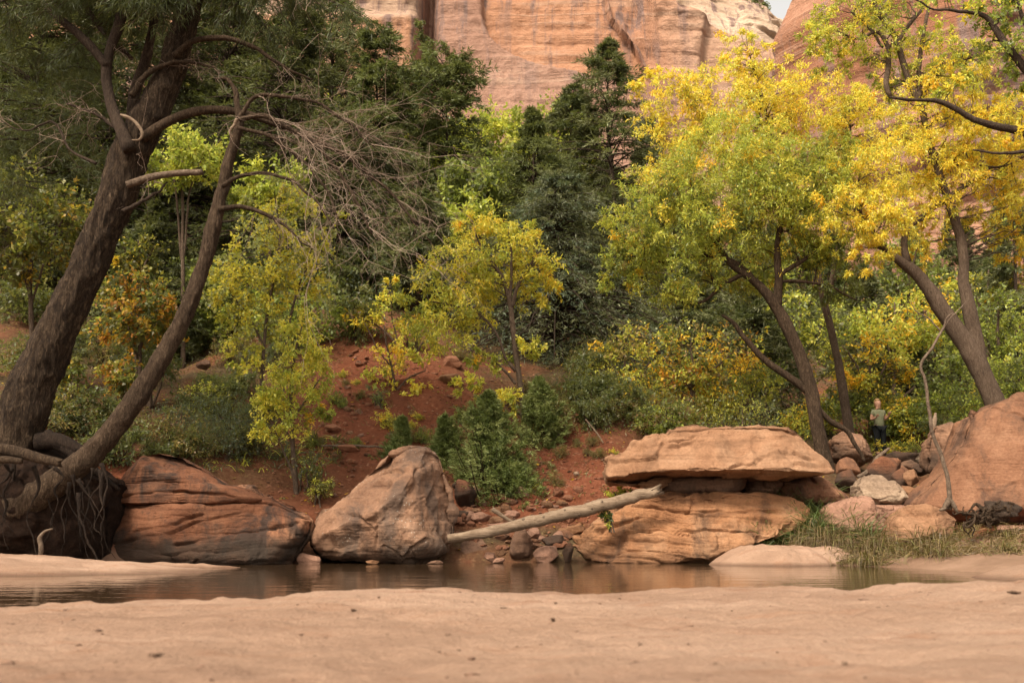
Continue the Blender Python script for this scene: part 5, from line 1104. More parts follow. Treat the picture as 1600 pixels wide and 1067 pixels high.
# unlabelled mass of forest behind the first rows: copies of a few small trees far up the slope
def far_proto(kind, seed):
    root = empty('fir_tree' if kind == 0 else 'maple_tree', (0, 0, 0)); r = np.random.default_rng(seed)
    if kind == 0: spray_conifer(root, (0, 0, 0), 12, 2.6, seed, PF if seed % 2 else PN, nbr=200, tw=11, L=.5, wd=.16, rag=.6)
    else:
        B = Acc(); V, q, t = tubes(np.array([[(0, 0, -.3), (.1, 0, 2), (0, .1, 4), (.1, 0, 6)]], float), np.array([[.2, .16, .1, .03]]), 7, True); B.add(V, q, t); A = Acc(); W = []
        cen = crown(A, W, ((0, 0, 5.2), (2.8, 2.8, 2.4)), 40, 8, 8, .34, .18, [P_lime, P_mid, P_dim][seed % 3], r, sub=.34)
        feeders(B, (np.array([(0.1, 0, 2.), (0, .1, 3), (0, .1, 4)]), np.array([.16, .13, .1])), cen, r, .04); B.build('trunk', M['bark_dark'], root); A.build('crown', M['leaf'], root)
    return root
far = [far_proto(0, 1), far_proto(0, 2), far_proto(0, 5), far_proto(1, 3), far_proto(1, 4)]
g = np.random.default_rng(77); k = 0; used = set()
for i in range(400):
    Y = g.uniform(42, 118); x = g.uniform(-.62, .62) * Y; pxx = 800 + x / Y * F * cp
    if pxx > 1250 and g.random() < .5: continue
    z = Tz(x, Y); kind = int(g.integers(5)) if g.random() < .6 else int(g.integers(3)); src = far[kind]
    lab = 'dark conifer in the crowd of trees high on the slope' if kind < 3 else 'leafy green tree in the crowd of trees high on the slope'
    grp = 'conifers high on the slope' if kind < 3 else 'leafy trees high on the slope'
    s = g.uniform(.55, 1.15)
    # keep the canyon wall as open as it is
    hpx, hpy = px_of(np.array([x]), np.array([z + (12 if kind < 3 else 7.5) * s]), Y)
    lim = np.interp(pxx, [480, 500, 600, 720, 760, 870, 960, 1000, 1200, 1260, 1400, 1600], [-150, 40, 90, 190, 170, 175, 130, 170, 190, 260, 330, 330])
    if hpy[0] < lim: continue
    if kind not in used: o = src; used.add(kind); o.location = (x, Y, z); o.rotation_euler = (0, 0, g.uniform(0, 6)); o.scale = (s,) * 3; tag(o, lab, 'fir tree' if kind < 3 else 'tree', grp)
    else: o = dup(src, (x, Y, z), g.uniform(0, 6), (s, s, s * g.uniform(.9, 1.15)), lab, grp)
    k += 1
    if k > 150: break
# shrubs
for a in [
    ('soft grey-green low bush above the balanced slab', 1150, 650, 70, 38, 25.5, [((0.12, 0.15, 0.06), 3), (YG, 2), (OLI, 1)], 201, 46, .07, .025),
    ('yellow leafed bush on the left end of the balanced slab', 1045, 660, 46, 34, 25.8, [(YG, 3), (LEMON, 1.5), (OLI, 1)], 202, 30),
    ('mixed yellow and orange shrub above the red cut bank', 1000, 630, 60, 40, 27, [(YG, 2), (GOLD, 1.2), (OLI, 2), (BRO, 1)], 203, 34),
    ('bare brown twiggy shrub at the top of the red cut bank', 945, 660, 36, 34, 26, [(BRO, 3), (OLI, 2), (TAN, 1)], 204, 16),
    ('small yellow shrub at the right edge of the leaning green trunk', 1250, 660, 40, 40, 27.5, [(YG, 3), (GOLD, 1), (GRN, 2)], 205, 26),
    ('dark green shrub left of the person', 1330, 640, 44, 40, 32.5, [(GRN, 3), (MGR, 3), (YG, .8)], 206, 30, .1, .06),
    ('green and yellow shrub right of the person', 1430, 660, 40, 46, 31.5, [(GRN, 3), (YG, 2), (GOLD, .8)], 207, 34, .1, .06),
    ('yellow speckled low shrub at the feet of the person', 1410, 700, 26, 16, 29.5, [(YG, 2), (YEL, 2), (GRN, 2)], 208, 14, .09, .05),
    ('bright green shrub behind the huge rounded boulder', 1580, 600, 60, 40, 27, P_mid + [(LIME, 3)], 209, 38, .1, .055),
    ('green shrub left of the foot of the forked golden tree', 1490, 640, 40, 34, 29, P_mid + [(LIME, 2)], 210, 28, .1, .055),
    ('blue-green creeping shrub on the shaded slope left of the light sapling', 300, 650, 60, 36, 23.4, [(BLG, 4), ((0.09, 0.12, 0.07), 2), (OLI, 1)], 211, 44, .07, .025),
    ('dark blue-green ground shrub above the cracked pyramid boulder', 360, 690, 52, 30, 22.2, [(BLG, 4), (OLI, 1.5)], 212, 36, .07, .025),
    ('yellow-tinged shrub on the shaded slope below the slim trunk', 330, 620, 44, 26, 25, [(OLI, 3), (YG, 1.5), (TAN, .6)], 213, 24, .08, .035),
    ('grey-green shrub below the light sapling by the tall boulder', 480, 735, 30, 26, 21.3, [((0.1, 0.12, 0.06), 3), (OLI, 2), (YG, 1)], 214, 20, .07, .03),
    ('yellowing little shrub by the foot of the light sapling', 500, 760, 22, 20, 21, [(OLI, 2), (YG, 1.5), (TAN, 1)], 215, 14, .07, .03),
    ('small pale green shrub on the left part of the red slope', 590, 620, 22, 18, 25.6, [((0.16, 0.2, 0.09), 3), (YG, 1)], 216, 12, .07, .025),
    ('tiny green tuft shrub on the bare red slope', 562, 625, 10, 8, 25.9, [((0.12, 0.15, 0.05), 3)], 217, 5, .06, .02),
    ('yellow oak seedling right of the massive trunk base', 110, 600, 26, 60, 20.5, P_dim + [(YEL, 1)], 218, 20, .11, .07),
    ('low yellow oak sprout beside the slim trunk', 190, 590, 36, 30, 21.5, P_oak, 219, 20, .11, .07),
    ('dark leafy shrub under the orange-tinged oak', 240, 570, 50, 34, 25.5, [(MGR, 3), (BLG, 2), (OLI, 1)], 220, 28, .09, .045),
    ('dark shrub on the shaded slope behind the massive trunk', 60, 560, 70, 50, 26, [(OLI, 3), (MGR, 2), (BRO, 1)], 221, 34, .1, .05),
    ('grey sage bush on the red rocks under the large dense juniper', 806, 785, 20, 18, 21.1, [((0.2, 0.19, 0.12), 3), ((0.12, 0.13, 0.07), 2)], 222, 14, .05, .016),
    ('yellowish fringe shrub right of the large dense juniper', 835, 760, 22, 24, 21.6, [(OLI, 2), (YG, 2), (BRO, 1)], 223, 16, .06, .02),
    ('small green sprig shrub behind the broken end of the log', 968, 770, 24, 10, 20.9, [(YG, 3), (LIME, 2)], 224, 10, .07, .03),
    ('green sprout growing from the ledge rock near the log', 950, 808, 13, 13, 18.95, [((0.08, 0.12, 0.04), 3), (YG, 1)], 225, 8, .06, .03),
    ('dusky shrub under the spruce left of the cut bank', 930, 600, 46, 50, 29.5, [(OLI, 2), (BRO, 2), (MGR, 2)], 226, 26, .1, .03),
    ('dark undergrowth shrub beneath the deep green fir', 590, 440, 70, 40, 34, [(MGR, 3), (BLG, 2), (OLI, 1)], 227, 34, .14, .06),
    ('yellow-green undergrowth shrub left of the lone yellow-green tree', 650, 530, 40, 30, 29.5, [(GRN, 3), (YG, 2)], 228, 22, .1, .05),
    ('shady shrub above the light sapling', 520, 470, 50, 34, 33, [(MGR, 3), (OLI, 2)], 229, 24, .12, .06),
    ('green shrub between the thicket and the leaning green trunk', 1190, 600, 50, 40, 29.5, [(GRN, 3), (YG, 2), (OLI, 1)], 230, 30, .1, .05),
    ('yellow green shrub on the valley floor far right', 1600, 560, 50, 40, 32, P_mid + [(YG, 2)], 231, 26, .12, .06),
]:
    bush(*a, perch='sprout growing from' in a[0] or 'sprig shrub' in a[0])

def shrub_proto(pal, seed, L, wd):
    root = empty('shrub', (0, 0, 0)); r = np.random.default_rng(seed); A = Acc(); B = Acc(); W = []
    cen = crown(A, W, ((0, 0, .75), (1.0, 1.0, .8)), 42, 8, 9, L, wd, pal, r, sub=.33, shell=.2)
    sk = []
    for i in range(6):
        a = r.uniform(0, 6.3); pts, rd = resample([(0, 0, -.15), (.15 * math.cos(a), .15 * math.sin(a), .3), (.5 * math.cos(a), .5 * math.sin(a), .8)], [.03, .02, .008], 8); V, q, _ = tubes(pts[None], rd[None], 5); B.add(V, q); sk.append(pts)
    sk = np.concatenate(sk); feeders(B, (sk, np.full(len(sk), .018)), cen, r, .01); twig_tubes(B, W, .005, .5, r)
    B.build('stem', M['bark_dark'], root); A.build('foliage', M['leaf'], root); return root
SP = {'dark': shrub_proto([(MGR, 3), (DGR, 3), (OLI, 2)], 401, .13, .05), 'blue': shrub_proto([(BLG, 4), (OLI, 1.5), (DGR, 1)], 402, .1, .03), 'green': shrub_proto([(GRN, 3), (LIME, 2), (MGR, 2)], 403, .13, .06), 'yellow': shrub_proto([(YG, 3), (LEMON, 1.2), (OLI, 2), (GOLD, .6)], 404, .12, .06), 'brown': shrub_proto([(OLI, 2), (BRO, 2), (TAN, .7), (MGR, 1)], 405, .11, .035)}
usedp = set(); g = np.random.default_rng(44)
def fill(n, px0, px1, py0, py1, kinds, s0, s1, label, group, Y1=70):
    for i in range(n):
        px, py = g.uniform(px0, px1), g.uniform(py0, py1); Ys = np.geomspace(20, Y1, 160); q = np.array([P(px, py, y) for y in Ys]); hz = T(q[:, 0], q[:, 1]); k = int(np.argmax(hz > q[:, 2]))
        if hz[k] <= q[k, 2]: continue
        kd = kinds[int(g.integers(len(kinds)))]; s = g.uniform(s0, s1); loc = (q[k, 0], q[k, 1], hz[k] - .05); rz = g.uniform(0, 6); sc = (s, s, s * g.uniform(.7, 1.15))
        lab = {'dark': 'dark green', 'blue': 'dull blue-green', 'green': 'fresh green', 'yellow': 'yellowing', 'brown': 'brownish'}[kd] + ' ' + label
        if kd in usedp: dup(SP[kd], loc, rz, sc, lab, kd + ' ' + group)
        else: o = SP[kd]; usedp.add(kd); o.location = loc; o.rotation_euler = (0, 0, rz); o.scale = sc; tag(o, lab, 'shrub', kd + ' ' + group)
fill(46, -20, 470, 540, 745, ['blue', 'dark', 'brown', 'dark'], .35, .8, 'low shrub on the shaded slope at the left', 'shrubs on the shaded left slope')
fill(34, -20, 560, 420, 560, ['dark', 'dark', 'brown', 'green'], .8, 1.7, 'shrub under the firs at the upper left slope', 'shrubs under the left firs')
fill(24, 500, 960, 400, 475, ['dark', 'dark', 'green', 'brown'], .7, 1.3, 'shrub at the forest edge above the red slope', 'shrubs at the forest edge')
fill(36, 900, 1600, 560, 690, ['yellow', 'green', 'brown', 'yellow', 'dark'], .5, 1.1, 'shrub in the thicket behind the boulders at the right', 'shrubs of the right thicket')
fill(26, 1200, 1620, 380, 560, ['green', 'green', 'yellow', 'dark'], 1.1, 2.1, 'shrub on the valley side behind the forked tree', 'shrubs on the valley side', 110)
fill(14, 820, 960, 600, 690, ['brown', 'dark', 'brown'], .4, .8, 'shrub on top of the red cut bank', 'shrubs on the cut bank')
fill(22, 480, 780, 560, 725, ['brown', 'yellow', 'brown', 'green'], .12, .3, 'tuft of scrub on the bare red slope', 'scrub tufts on the red slope')
fill(12, 820, 960, 690, 780, ['brown', 'yellow', 'brown'], .1, .26, 'tuft of scrub on the red cut bank', 'scrub tufts on the cut bank')
# ------------------------------------------------------------------ logs and driftwood
def log(name, label, pts, Y, mat, dY=None, n=90, sides=22, amp=.012, jag=.0, knots=0, seed=1, cat='log', wob=.0, group=None):
    V, q, t, pts_, rad = limb(pts, Y, n, sides, wob, dY, seed); V = bark_disp(V, pts_, rad, sides, amp, 5, seed, (.2, 1, 1))
    if jag:
        gg = np.random.default_rng(seed); ax = unit(pts_[-1] - pts_[-2]); V[(n - 1) * sides:n * sides] += ax * gg.uniform(-jag, jag, (sides, 1)); V[(n - 2) * sides:(n - 1) * sides] += ax * gg.uniform(-jag, jag * .2, (sides, 1)) * .5
    root = empty(name, V.mean(0) * np.array((1, 1, 0)) + np.array((0, 0, V[:, 2].min())), label, cat, group)
    mk('log_body', V, [q, t], M[mat], root)
    gg = np.random.default_rng(seed + 4)
    for k in range(knots):
        j = gg.integers(8, n - 8); a = gg.uniform(0, 6.3); d = unit(np.array((math.cos(a) * .2, -abs(math.cos(a)) - .3, math.sin(a)))); b = pts_[j] + d * rad[j] * .8
        V2, q2, t2 = tubes(np.stack([b, b + d * rad[j] * .28, b + d * rad[j] * .36])[None], np.array([[.034, .026, .014]]), 7, True); mk('knot', V2, [q2, t2], M['wood_grey'], root)
    return root
log('fallen_log', 'long bleached fallen log slanting from the tall boulder up to the balanced slab', [(700, 842, 12), (760, 832, 15), (830, 815, 17), (900, 799, 17.5), (970, 781, 17.5), (1026, 769, 15)], 18.85, 'wood_pale', jag=.15, knots=6, seed=4, wob=.035, amp=.016)
log('fallen_log', 'short broken stick resting on the rocks behind the long bleached log', [(769, 795, 7), (785, 806, 6), (800, 815, 5)], 20.0, 'wood_pale', n=24, sides=9)
log('fallen_log', 'grey weathered log at the back of the rock pile below the person', [(1395, 722, 9), (1430, 716, 13), (1462, 706, 14), (1480, 700, 13)], 26.5, 'wood_grey', n=40, sides=14, jag=.08)
log('fallen_log', 'second grey log lying lower behind the rock pile', [(1425, 724, 10), (1450, 716, 12), (1478, 708, 12)], 25.6, 'wood_grey', n=30, sides=12, seed=6)
log('driftwood', 'dark driftwood log lying across the massive pine base', [(-40, 706, 16), (0, 702, 15), (30, 707, 15), (55, 714, 14), (95, 723, 12)], 15.9, 'bark_slim', n=50, sides=14, amp=.02, jag=.06, seed=7, cat='driftwood')
log('driftwood', 'smaller grey log under the dark driftwood at the left edge', [(-30, 722, 10), (10, 718, 10), (34, 721, 8)], 15.8, 'bark_slim', n=26, sides=10, seed=8, cat='driftwood')
log('driftwood', 'pale knobbed root standing at the sand under the bank', [(52, 876, 4), (62, 868, 6), (64, 854, 7), (62, 840, 6), (70, 830, 4), (82, 826, 3)], 16.0, 'wood_grey', n=30, sides=10, seed=9, cat='driftwood')
log('fallen_branch', 'thin dead branch lying level on the red slope', [(502, 697, 3), (550, 696, 4), (598, 699, 3)], 23.2, 'wood_grey', n=24, sides=7, amp=.003, seed=10, cat='branch', wob=.03)
log('fallen_branch', 'bleached twig arching down the red cut bank', [(915, 655, 2), (935, 680, 2.6), (950, 705, 2)], 24.0, 'wood_pale', n=20, sides=5, amp=.002, seed=11, cat='branch')
log('fallen_branch', 'grey stick wedged between the pile rocks near the green tree foot', [(1340, 745, 5), (1355, 738, 8), (1375, 712, 6), (1390, 700, 3)], 22.6, 'wood_grey', n=22, sides=8, seed=12, cat='branch')
log('fallen_branch', 'straight dead pole leaning in the leaves above the person', [(1392, 640, 4), (1410, 622, 5), (1430, 604, 3)], 32.5, 'wood_grey', n=16, sides=7, amp=.003, seed=13, cat='branch')
log('fallen_branch', 'bleached branch stub standing behind the upright brown boulder', [(1457, 676, 9), (1460, 660, 8), (1462, 645, 3)], 22.8, 'wood_pale', n=16, sides=8, seed=14, cat='branch')
# dead sapling leaning in front of the huge boulder with its root foot
dt = empty('dead_sapling', P(1483, 795, 17.6), 'bare bent dead sapling with a root foot in front of the huge rounded boulder', 'dead tree')
branch_obj(dt, 'trunk', [(1484, 796, 8), (1484, 775, 7), (1480, 745, 6.3), (1472, 715, 6), (1458, 680, 6), (1452, 640, 5.4), (1446, 600, 5), (1441, 566, 4.4), (1455, 545, 4), (1472, 515, 3.4), (1482, 495, 2.4), (1491, 487, 1.4)], 17.6, 'wood_grey', 70, 8, .02, 61, .004)
branch_obj(dt, 'branch', [(1470, 518, 2.6), (1450, 496, 2.2), (1430, 484, 1.6), (1422, 470, 1)], 17.6, 'wood_grey', 30, 6, .03, 62)
branch_obj(dt, 'branch', [(1472, 515, 3), (1490, 492, 2.4), (1512, 470, 1.5)], 17.6, 'wood_grey', 16, 5, .03, 63)
A = Acc()
for pts in ([(1484, 780, 10), (1478, 790, 9), (1474, 796, 5)], [(1485, 782, 9), (1492, 792, 7), (1496, 800, 4)], [(1482, 782, 9), (1476, 794, 7), (1468, 797, 3)]):
    V, q, t, _, _ = limb(pts, 17.5, 12, 7); A.add(V, q, t)
A.build('root', M['wood_grey'], dt)
# upturned root wad
rw = empty('root_wad', P(1550, 815, 17.3), 'dark rotten root wad lying on the dry grass by the huge boulder', 'root wad')
V = blob(P(1560, 800, 17.4), (.42, .35, .24), 77, .22, 8, .1); mk('stump', V, ICO_F, M['bark_dark'], rw)
A = Acc(); r = np.random.default_rng(78)
for k in range(26):
    c = np.array((r.uniform(1515, 1580), r.uniform(782, 812))); pts = [(c[0], c[1], 7 * r.uniform(.5, 1))]
    for j in range(4): c = c + r.uniform(-14, 13, 2) * np.array((1, .7)) + np.array((-2, 2)); pts.append((c[0], min(c[1], 838), 6 * (1 - j / 4.5) * r.uniform(.4, .9)))
    V, q, t, _, _ = limb(pts, 17.0 + r.uniform(-.2, .3), 14, 5, .03, None, k); A.add(V, q, t)
A.build('root', M['bark_slim'], rw)
sc_ = np.random.default_rng(3)

# ------------------------------------------------------------------ grass and litter
def blades(name, pxy, n, Ylo, Yhi, L, W, pal, seed, droop=.5, lean=(0, -.2, 0), parent=None, bend=.5, ylift=0):
    """curved grass blades growing from the ground under a photo region given as boxes (px0, py0, px1, py1)"""
    r = np.random.default_rng(seed); A = Acc(); pts = []
    for (a, b, c, d, frac) in pxy:
        m = int(n * frac); px = r.uniform(a, c, m * 3); py = r.uniform(b, d, m * 3); cnt = 0
        for x_, y_ in zip(px, py):
            Ys = np.linspace(Ylo, Yhi, 40); q = np.array([P(x_, y_, y) for y in Ys]); hz = GT(q[:, 0], q[:, 1]); k = np.argmax(hz > q[:, 2])
            if hz[k] <= q[k, 2]: continue
            pts.append((q[k, 0], q[k, 1], hz[k])); cnt += 1
            if cnt >= m: break
    p = np.array(pts); p = np.repeat(p, 6, 0) + r.normal(size=(len(p) * 6, 3)) * np.array((.05, .05, .01)); k = len(p)
    cl = np.repeat(r.normal(size=(k // 6, 3)), 6, 0) * .35
    cm = .35 + 1.1 * sstep(-.35, .45, fbm(p * 2.6 + seed, 3)); d = unit(np.array((0, 0, 1.)) + cl * np.array((1.6, 1.6, .3)) + r.normal(size=(k, 3)) * .42 + np.array(lean)); L = (L * r.uniform(.4, 1.3, k) * cm)[:, None]
    side = unit(np.cross(d, r.normal(size=(k, 3)))); W = W * r.uniform(.6, 1.3, k)[:, None]; out = unit(d * np.array((1, 1, 0)) + 1e-4)
    p1 = p + d * L * .5; p2 = p1 + unit(d + out * bend - np.array((0, 0, bend * .6))) * L * .35; p3_ = p2 + unit(d + out * bend * 1.5 - np.array((0, 0, bend * 2.2 * droop * 2))) * L * .35
    V = np.stack([p - side * W / 2, p + side * W / 2, p1 + side * W * .45, p1 - side * W * .45, p2 + side * W * .3, p2 - side * W * .3, p3_], 1).reshape(-1, 3)
    b = np.arange(k)[:, None] * 7; q = np.concatenate([b + np.array((0, 1, 2, 3)), b + np.array((3, 2, 4, 5))]); t = b + np.array((5, 4, 6))
    col = np.repeat(np.where(r.random((k, 1)) < .6, np.repeat(palette(pal, k // 6, r), 6, 0), palette(pal, k, r)) * (1 + .3 * r.uniform(-1, 1, (k, 1))), 7, 0)
    A.add(V, q, t, col); return tag(A.build(name, M['grass'], parent), kind='stuff')
GT = lambda x, y: T(x, y)
DRY = (0.2, 0.14, 0.062); STR = (0.13, 0.085, 0.042); GG = (0.07, 0.1, 0.03)
blades('grass', [(1180, 785, 1300, 855, .6), (1120, 845, 1200, 868, .2), (1290, 800, 1370, 855, .2)], 640, 17.5, 22, .5, .013, [(GG, 4), ((0.11, 0.14, 0.045), 2), (DRY, 1)], 301, .6)
blades('grass', [(1190, 800, 1270, 850, 1)], 160, 17.5, 21, .62, .012, [(GG, 4), ((0.11, 0.14, 0.045), 2)], 311, .8)
blades('dry_grass', [(1265, 850, 1380, 885, .5), (1380, 842, 1480, 872, .3), (1240, 820, 1320, 860, .2)], 900, 16, 20.5, .48, .012, [(DRY, 3), (STR, 4), ((0.1, 0.06, 0.03), 2), (OLI, 1)], 302, 1.5, (-.1, -.9, -.5), bend=1.2)
blades('dry_grass', [(1430, 830, 1600, 868, 1)], 420, 14.5, 19, .24, .012, [(DRY, 5), (STR, 4), (OLI, 1)], 303, 1.2, (.2, -.6, -.45), bend=1.1)
blades('grass', [(270, 640, 420, 740, .6), (470, 690, 530, 730, .25), (420, 690, 470, 740, .15)], 420, 20, 28, .26, .014, [((0.08, 0.1, 0.05), 3), (OLI, 2), (YG, .8)], 304, .5)
blades('grass', [(1040, 640, 1260, 668, .6), (1320, 690, 1440, 716, .4)], 260, 22, 34, .3, .016, [(GRN, 2), (YG, 2), (DRY, 1)], 305)
blades('dry_grass', [(480, 560, 780, 720, .6), (820, 690, 950, 790, .25), (150, 600, 300, 740, .15)], 150, 19.5, 31, .2, .012, [(DRY, 3), (STR, 2), (OLI, 1)], 306, .9)
# leaf litter lying on the slopes
g = np.random.default_rng(9); n = 9000
lx = g.uniform(-17, 20, n); ly = g.uniform(19.5, 36, n); m = np.exp(-(((lx + 3.6) / 2.4) ** 2 + ((ly - 26) / 5) ** 2)) < g.uniform(.25, 1.0, n); lx, ly = lx[m], ly[m]; n = len(lx)
lp = np.stack([lx, ly, T(lx, ly) + .015], -1)
V, q, c = leaf_quads(lp, unit(g.normal(size=(n, 3)) * np.array((1, 1, .25))), unit(g.normal(size=(n, 3)) * .3 + np.array((0, 0, 1))), .1 * g.uniform(.5, 1.2, n), .06, palette([(TAN, 3), (BRO, 4), (GOLD, 2), (OLI, 2), ((0.3, 0.22, 0.12), 2)], n, g))
A = Acc(); A.add(V, q, None, c); tag(A.build('fallen_leaves', M['leaf']), kind='stuff')
g = np.random.default_rng(91); n = 420; cx_ = g.uniform(-3.6, 3.6, n); cy_ = g.uniform(1.8, 6.0, n); cx_ *= (cy_ / 5.0); cz_ = np.array([nz(a, b) for a, b in zip(cx_, cy_)]); sz_ = g.uniform(.002, .008, n) * (1 + (g.random(n) < .1) * 1.2)
Vs = IV[None] * g.uniform(.5, 1.2, (n, len(IV), 1)) * sz_[:, None, None] * np.stack([g.uniform(.6, 2.2, n), g.uniform(.6, 1.4, n), np.full(n, .5)], -1)[:, None] + np.stack([cx_, cy_, cz_ + sz_ * .2], -1)[:, None]
M['crumb'] = plain('bark_crumb', (0.13, 0.075, 0.05), .9, .5, 3)
tag(mk('sand_litter', Vs.reshape(-1, 3), (IF[None] + (np.arange(n) * len(IV))[:, None, None]).reshape(-1, 3), M['crumb'], None, None, False), kind='stuff')
# single dark leaves and bits on the near sand
M['dryleaf'] = plain('dry_leaf', (0.1, 0.055, 0.032), .8, .4)
for label, px, py, wd_ in [('curled dark leaf lying alone on the near sand in the middle', 863, 972, 16), ('thin dark twig piece on the near sand at the left', 243, 1028, 22), ('small dark leaf bit on the sand near the left crest', 552, 955, 12), ('dark crumb on the sand at the bottom right', 1320, 1040, 16), ('small leaf fragment on the lower middle sand', 1118, 1040, 9),
        ('dark bits at the lower right of the leaf on the near sand', 1000, 1012, 8), ('small brown bark flake near the crest of the sand', 868, 944, 10), ('reddish twig bits lying at the right edge of the near sand', 1585, 928, 22), ('small dark flake at the left middle of the sand', 700, 993, 9), ('tiny dark flake beside the left middle flake', 605, 993, 7)]:
    lo, hi = 1.5, 6.5
    Ys = np.linspace(1.5, 6.2, 200); q = np.array([P(px, py, y) for y in Ys]); hz = np.array([nz(a[0], a[1]) for a in q]); k = int(np.argmax(hz > q[:, 2])); c = q[k]; s = wd_ * mpp(Ys[k]) / 2
    u, v = np.meshgrid(np.linspace(-1, 1, 9), np.linspace(-1, 1, 7), indexing='ij'); wv_ = (1 - np.abs(u) ** 1.6) * (.5 + .25 * u)
    x = u * s; y = v * wv_ * s; zz = .1 * s * v ** 2 + .05 * s * u ** 2 + .07 * s * np.sin(u * 4 + px + v)
    a = (px * 1.7) % 3.0 - 1.5; X2 = x * math.cos(a) - y * math.sin(a); Y2 = x * math.sin(a) + y * math.cos(a)
    top = np.stack([c[0] + X2, c[1] + Y2, hz[k] + .006 + zz], -1).reshape(-1, 3); bot = top - np.array((0, 0, .004 + s * .06)); VV = np.concatenate([top, bot])
    ii, jj = np.meshgrid(np.arange(8), np.arange(6), indexing='ij'); b = (ii * 7 + jj).ravel(); qq = np.stack([b, b + 7, b + 8, b + 1], -1)
    tag(mk('fallen_leaf', VV, np.concatenate([qq, qq[:, ::-1] + 63]), M['dryleaf']), label, 'leaf')
# small shrubs on the cliff ledges
g = np.random.default_rng(15)
pr = None
for (px, py, Y, s) in [(660, 55, 150, 1.0), (668, 70, 150, 1.3), (655, 35, 149, .8), (690, 70, 152, .8), (700, 80, 152, .9), (1165, 4, 283, 2.2), (1175, 8, 283, 2.6), (1185, 11, 283, 2.6), (1192, 14, 283, 1.8), (1150, 20, 280, 2.2), (1176, 25, 280, 2.0), (1120, 12, 278, 1.8)]:
    c = P(px, py, Y - 2)
    if pr is None:
        pr = empty('shrub', c, 'tiny dark bush clinging to the far cliff', 'shrub', 'bushes clinging to the cliffs'); A = Acc(); B = Acc()
        r = np.random.default_rng(5); crown(A, None, (c, np.array((1., 1, 1))), 16, 6, 6, .35, .2, [(DGR, 2), (MGR, 2)], r, sub=.45)
        V, q, t = tubes(np.array([[c - (0, -.5, 1.4), c - (0, -.2, .6), c]]), np.array([[.12, .1, .05]]), 5, True); B.add(V, q, t); B.build('stem', M['bark_dark'], pr); A.build('foliage', M['leaf'], pr); pr.scale = (s,) * 3
    else: dup(pr, tuple(c), g.uniform(0, 6), (s, s, s), 'tiny dark bush clinging to the far cliff', 'bushes clinging to the cliffs')

# ------------------------------------------------------------------ the person
def skin(name, verts, edges, mat, parent, sub=2, root=0):
    """verts: (x, y, z, rx, ry)"""
    m = bpy.data.meshes.new(name); m.from_pydata([v[:3] for v in verts], edges, []); bm_ = bmesh.new(); bm_.from_mesh(m)
    ly = bm_.verts.layers.skin.verify(); bm_.verts.ensure_lookup_table()
    for i, v in enumerate(verts): bm_.verts[i][ly].radius = (v[3] * 1.22, (v[4] if len(v) > 4 else v[3]) * 1.22); bm_.verts[i][ly].use_root = (i == root)
    bm_.to_mesh(m); bm_.free(); o = bpy.data.objects.new(name, m); COL.objects.link(o)
    md = o.modifiers.new('skin', 'SKIN'); md.use_smooth_shade = True; md.branch_smoothing = .4
    s = o.modifiers.new('sub', 'SUBSURF'); s.levels = sub; s.render_levels = sub
    dg = bpy.context.evaluated_depsgraph_get(); nm = bpy.data.meshes.new_from_object(o.evaluated_get(dg)); nm.name = name
    o.modifiers.clear(); o.data = nm; nm.materials.clear(); nm.materials.append(mat); o.parent = parent; bpy.data.meshes.remove(m)
    return o
M['skin'] = plain('skin', (0.5, 0.27, 0.18), .55, .06); M['hair'] = plain('blonde_hair', (0.36, 0.22, 0.09), .6, .3, 60); M['shirt'] = plain('olive_shirt', (0.2, 0.2, 0.115), .9, .12); M['trouser'] = plain('black_trousers', (0.008, 0.009, 0.01), .8, .2); M['shoe'] = plain('dark_shoe', (0.03, 0.025, 0.02), .7); M['eye'] = plain('eye', (0.02, 0.015, 0.01), .3)
pl = P(1377, 712, 30.5); gz = pl[2]
per = empty('person', (pl[0], 30.5, gz), 'person in an olive t-shirt and black trousers standing among the rocks with raised hands', 'person')
per.rotation_euler = (0, 0, R(6))
V = []; E = []
def add(p, *v):
    i = len(V); V.append(v)
    if p is not None: E.append((p, i))
    return i
pel = add(None, 0, 0, .93, .13, .1); ab = add(pel, 0, 0, 1.08, .115, .09); ch = add(ab, 0, 0, 1.27, .14, .1); nk0 = add(ch, 0, .01, 1.40, .065, .06); nk = add(nk0, 0, -.005, 1.47, .055, .055)
hd0 = add(nk, 0, -.02, 1.535, .062, .078); hd = add(hd0, 0, -.005, 1.61, .088, .1); hd2 = add(hd, 0, .01, 1.69, .078, .09)
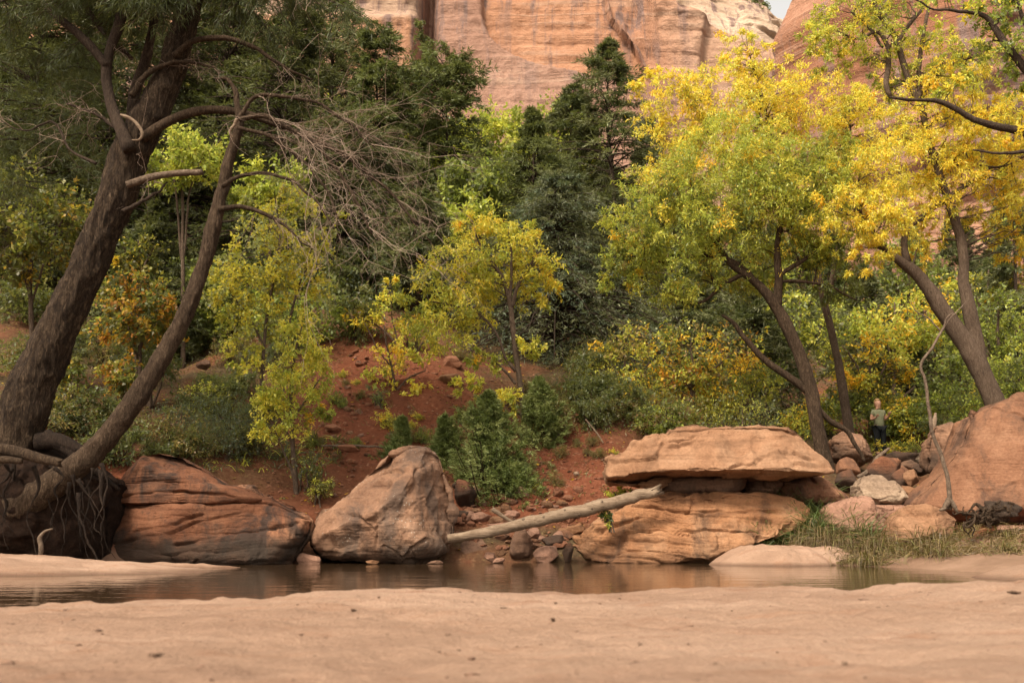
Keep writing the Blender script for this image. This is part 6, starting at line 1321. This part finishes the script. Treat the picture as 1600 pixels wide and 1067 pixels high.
for sgn in (-1, 1):
    sh = add(ch, sgn * .165, 0, 1.36, .06); el = add(sh, sgn * .215, .03 if sgn < 0 else .02, 1.1, .042)
    wr = add(el, sgn * .2 if sgn < 0 else .225, -.2, 1.14 if sgn < 0 else 1.2, .027, .024); pm = add(wr, sgn * .185 if sgn < 0 else .215, -.27, 1.16 if sgn < 0 else 1.245, .034, .018)
    c = V[pm]
    for k in range(4):
        fx = c[0] + (k - 1.5) * .021; ln = (.062, .072, .068, .052)[k]
        f1 = add(pm, fx, c[1] - .035, c[2] + .022, .008); f2 = add(f1, fx + (k - 1.5) * .003, c[1] - .035 - ln * .45, c[2] + .045, .0074); add(f2, fx + (k - 1.5) * .004, c[1] - .035 - ln * .5, c[2] + .045 + ln * .5, .0062)
    t1 = add(pm, c[0] - sgn * .04, c[1] - .012, c[2] + .02, .011); add(t1, c[0] - sgn * .058, c[1] - .03, c[2] + .05, .009)
    hp = add(pel, sgn * .095, 0, .86, .095); kn = add(hp, sgn * .1, -.015, .48, .06); an = add(kn, sgn * .105, .02, .09, .042); add(an, sgn * .115, -.13, .04, .036)
skin('body', V, E, M['skin'], per, 2, 0)
V = []; E = []
a = add(None, 0, 0, .8, .16, .125); b = add(a, 0, 0, 1.08, .14, .108); c = add(b, 0, 0, 1.27, .16, .118); d = add(c, 0, .008, 1.395, .085, .075); add(d, 0, .006, 1.425, .068, .064)
for sgn in (-1, 1):
    s1 = add(c, sgn * .165, 0, 1.36, .076); add(s1, sgn * .2, .015, 1.2, .068)
skin('t_shirt', V, E, M['shirt'], per, 2, 0)
V = []; E = []
a = add(None, 0, 0, .93, .135, .105)
for sgn in (-1, 1):
    h = add(a, sgn * .095, 0, .84, .105); kn = add(h, sgn * .1, -.015, .48, .07); add(kn, sgn * .105, .02, .1, .055)
skin('trousers', V, E, M['trouser'], per, 2, 0)
for sgn in (-1, 1): mk('shoe', ICO2_V * np.array((.05, .13, .045)) + np.array((pl[0] + sgn * .11, 30.5 - .06, gz + .045)), ICO2_F, M['shoe'], per)
HV = ICO_V * np.array((.1, .108, .125)) + np.array((0, .014, 1.64)); k = (ICO_V[:, 1] < -.25) & (ICO_V[:, 2] < .5); HV[k] = HV[k] + np.array((0, .06, 0)); HV[:, 2] -= .05 * (ICO_V[:, 1] > .2) * (ICO_V[:, 2] < -.2)
mk('hair', HV + np.array((pl[0], 30.5, gz)), ICO_F, M['hair'], per)
for sgn in (-1, 1): mk('eye', ICO2_V * np.array((.012, .006, .007)) + np.array((pl[0] + sgn * .028, 30.5 - .1, gz + 1.615)), ICO2_F, M['eye'], per)
mk('nose', ICO2_V * np.array((.012, .016, .022)) + np.array((pl[0], 30.5 - .108, gz + 1.59)), ICO2_F, M['skin'], per)
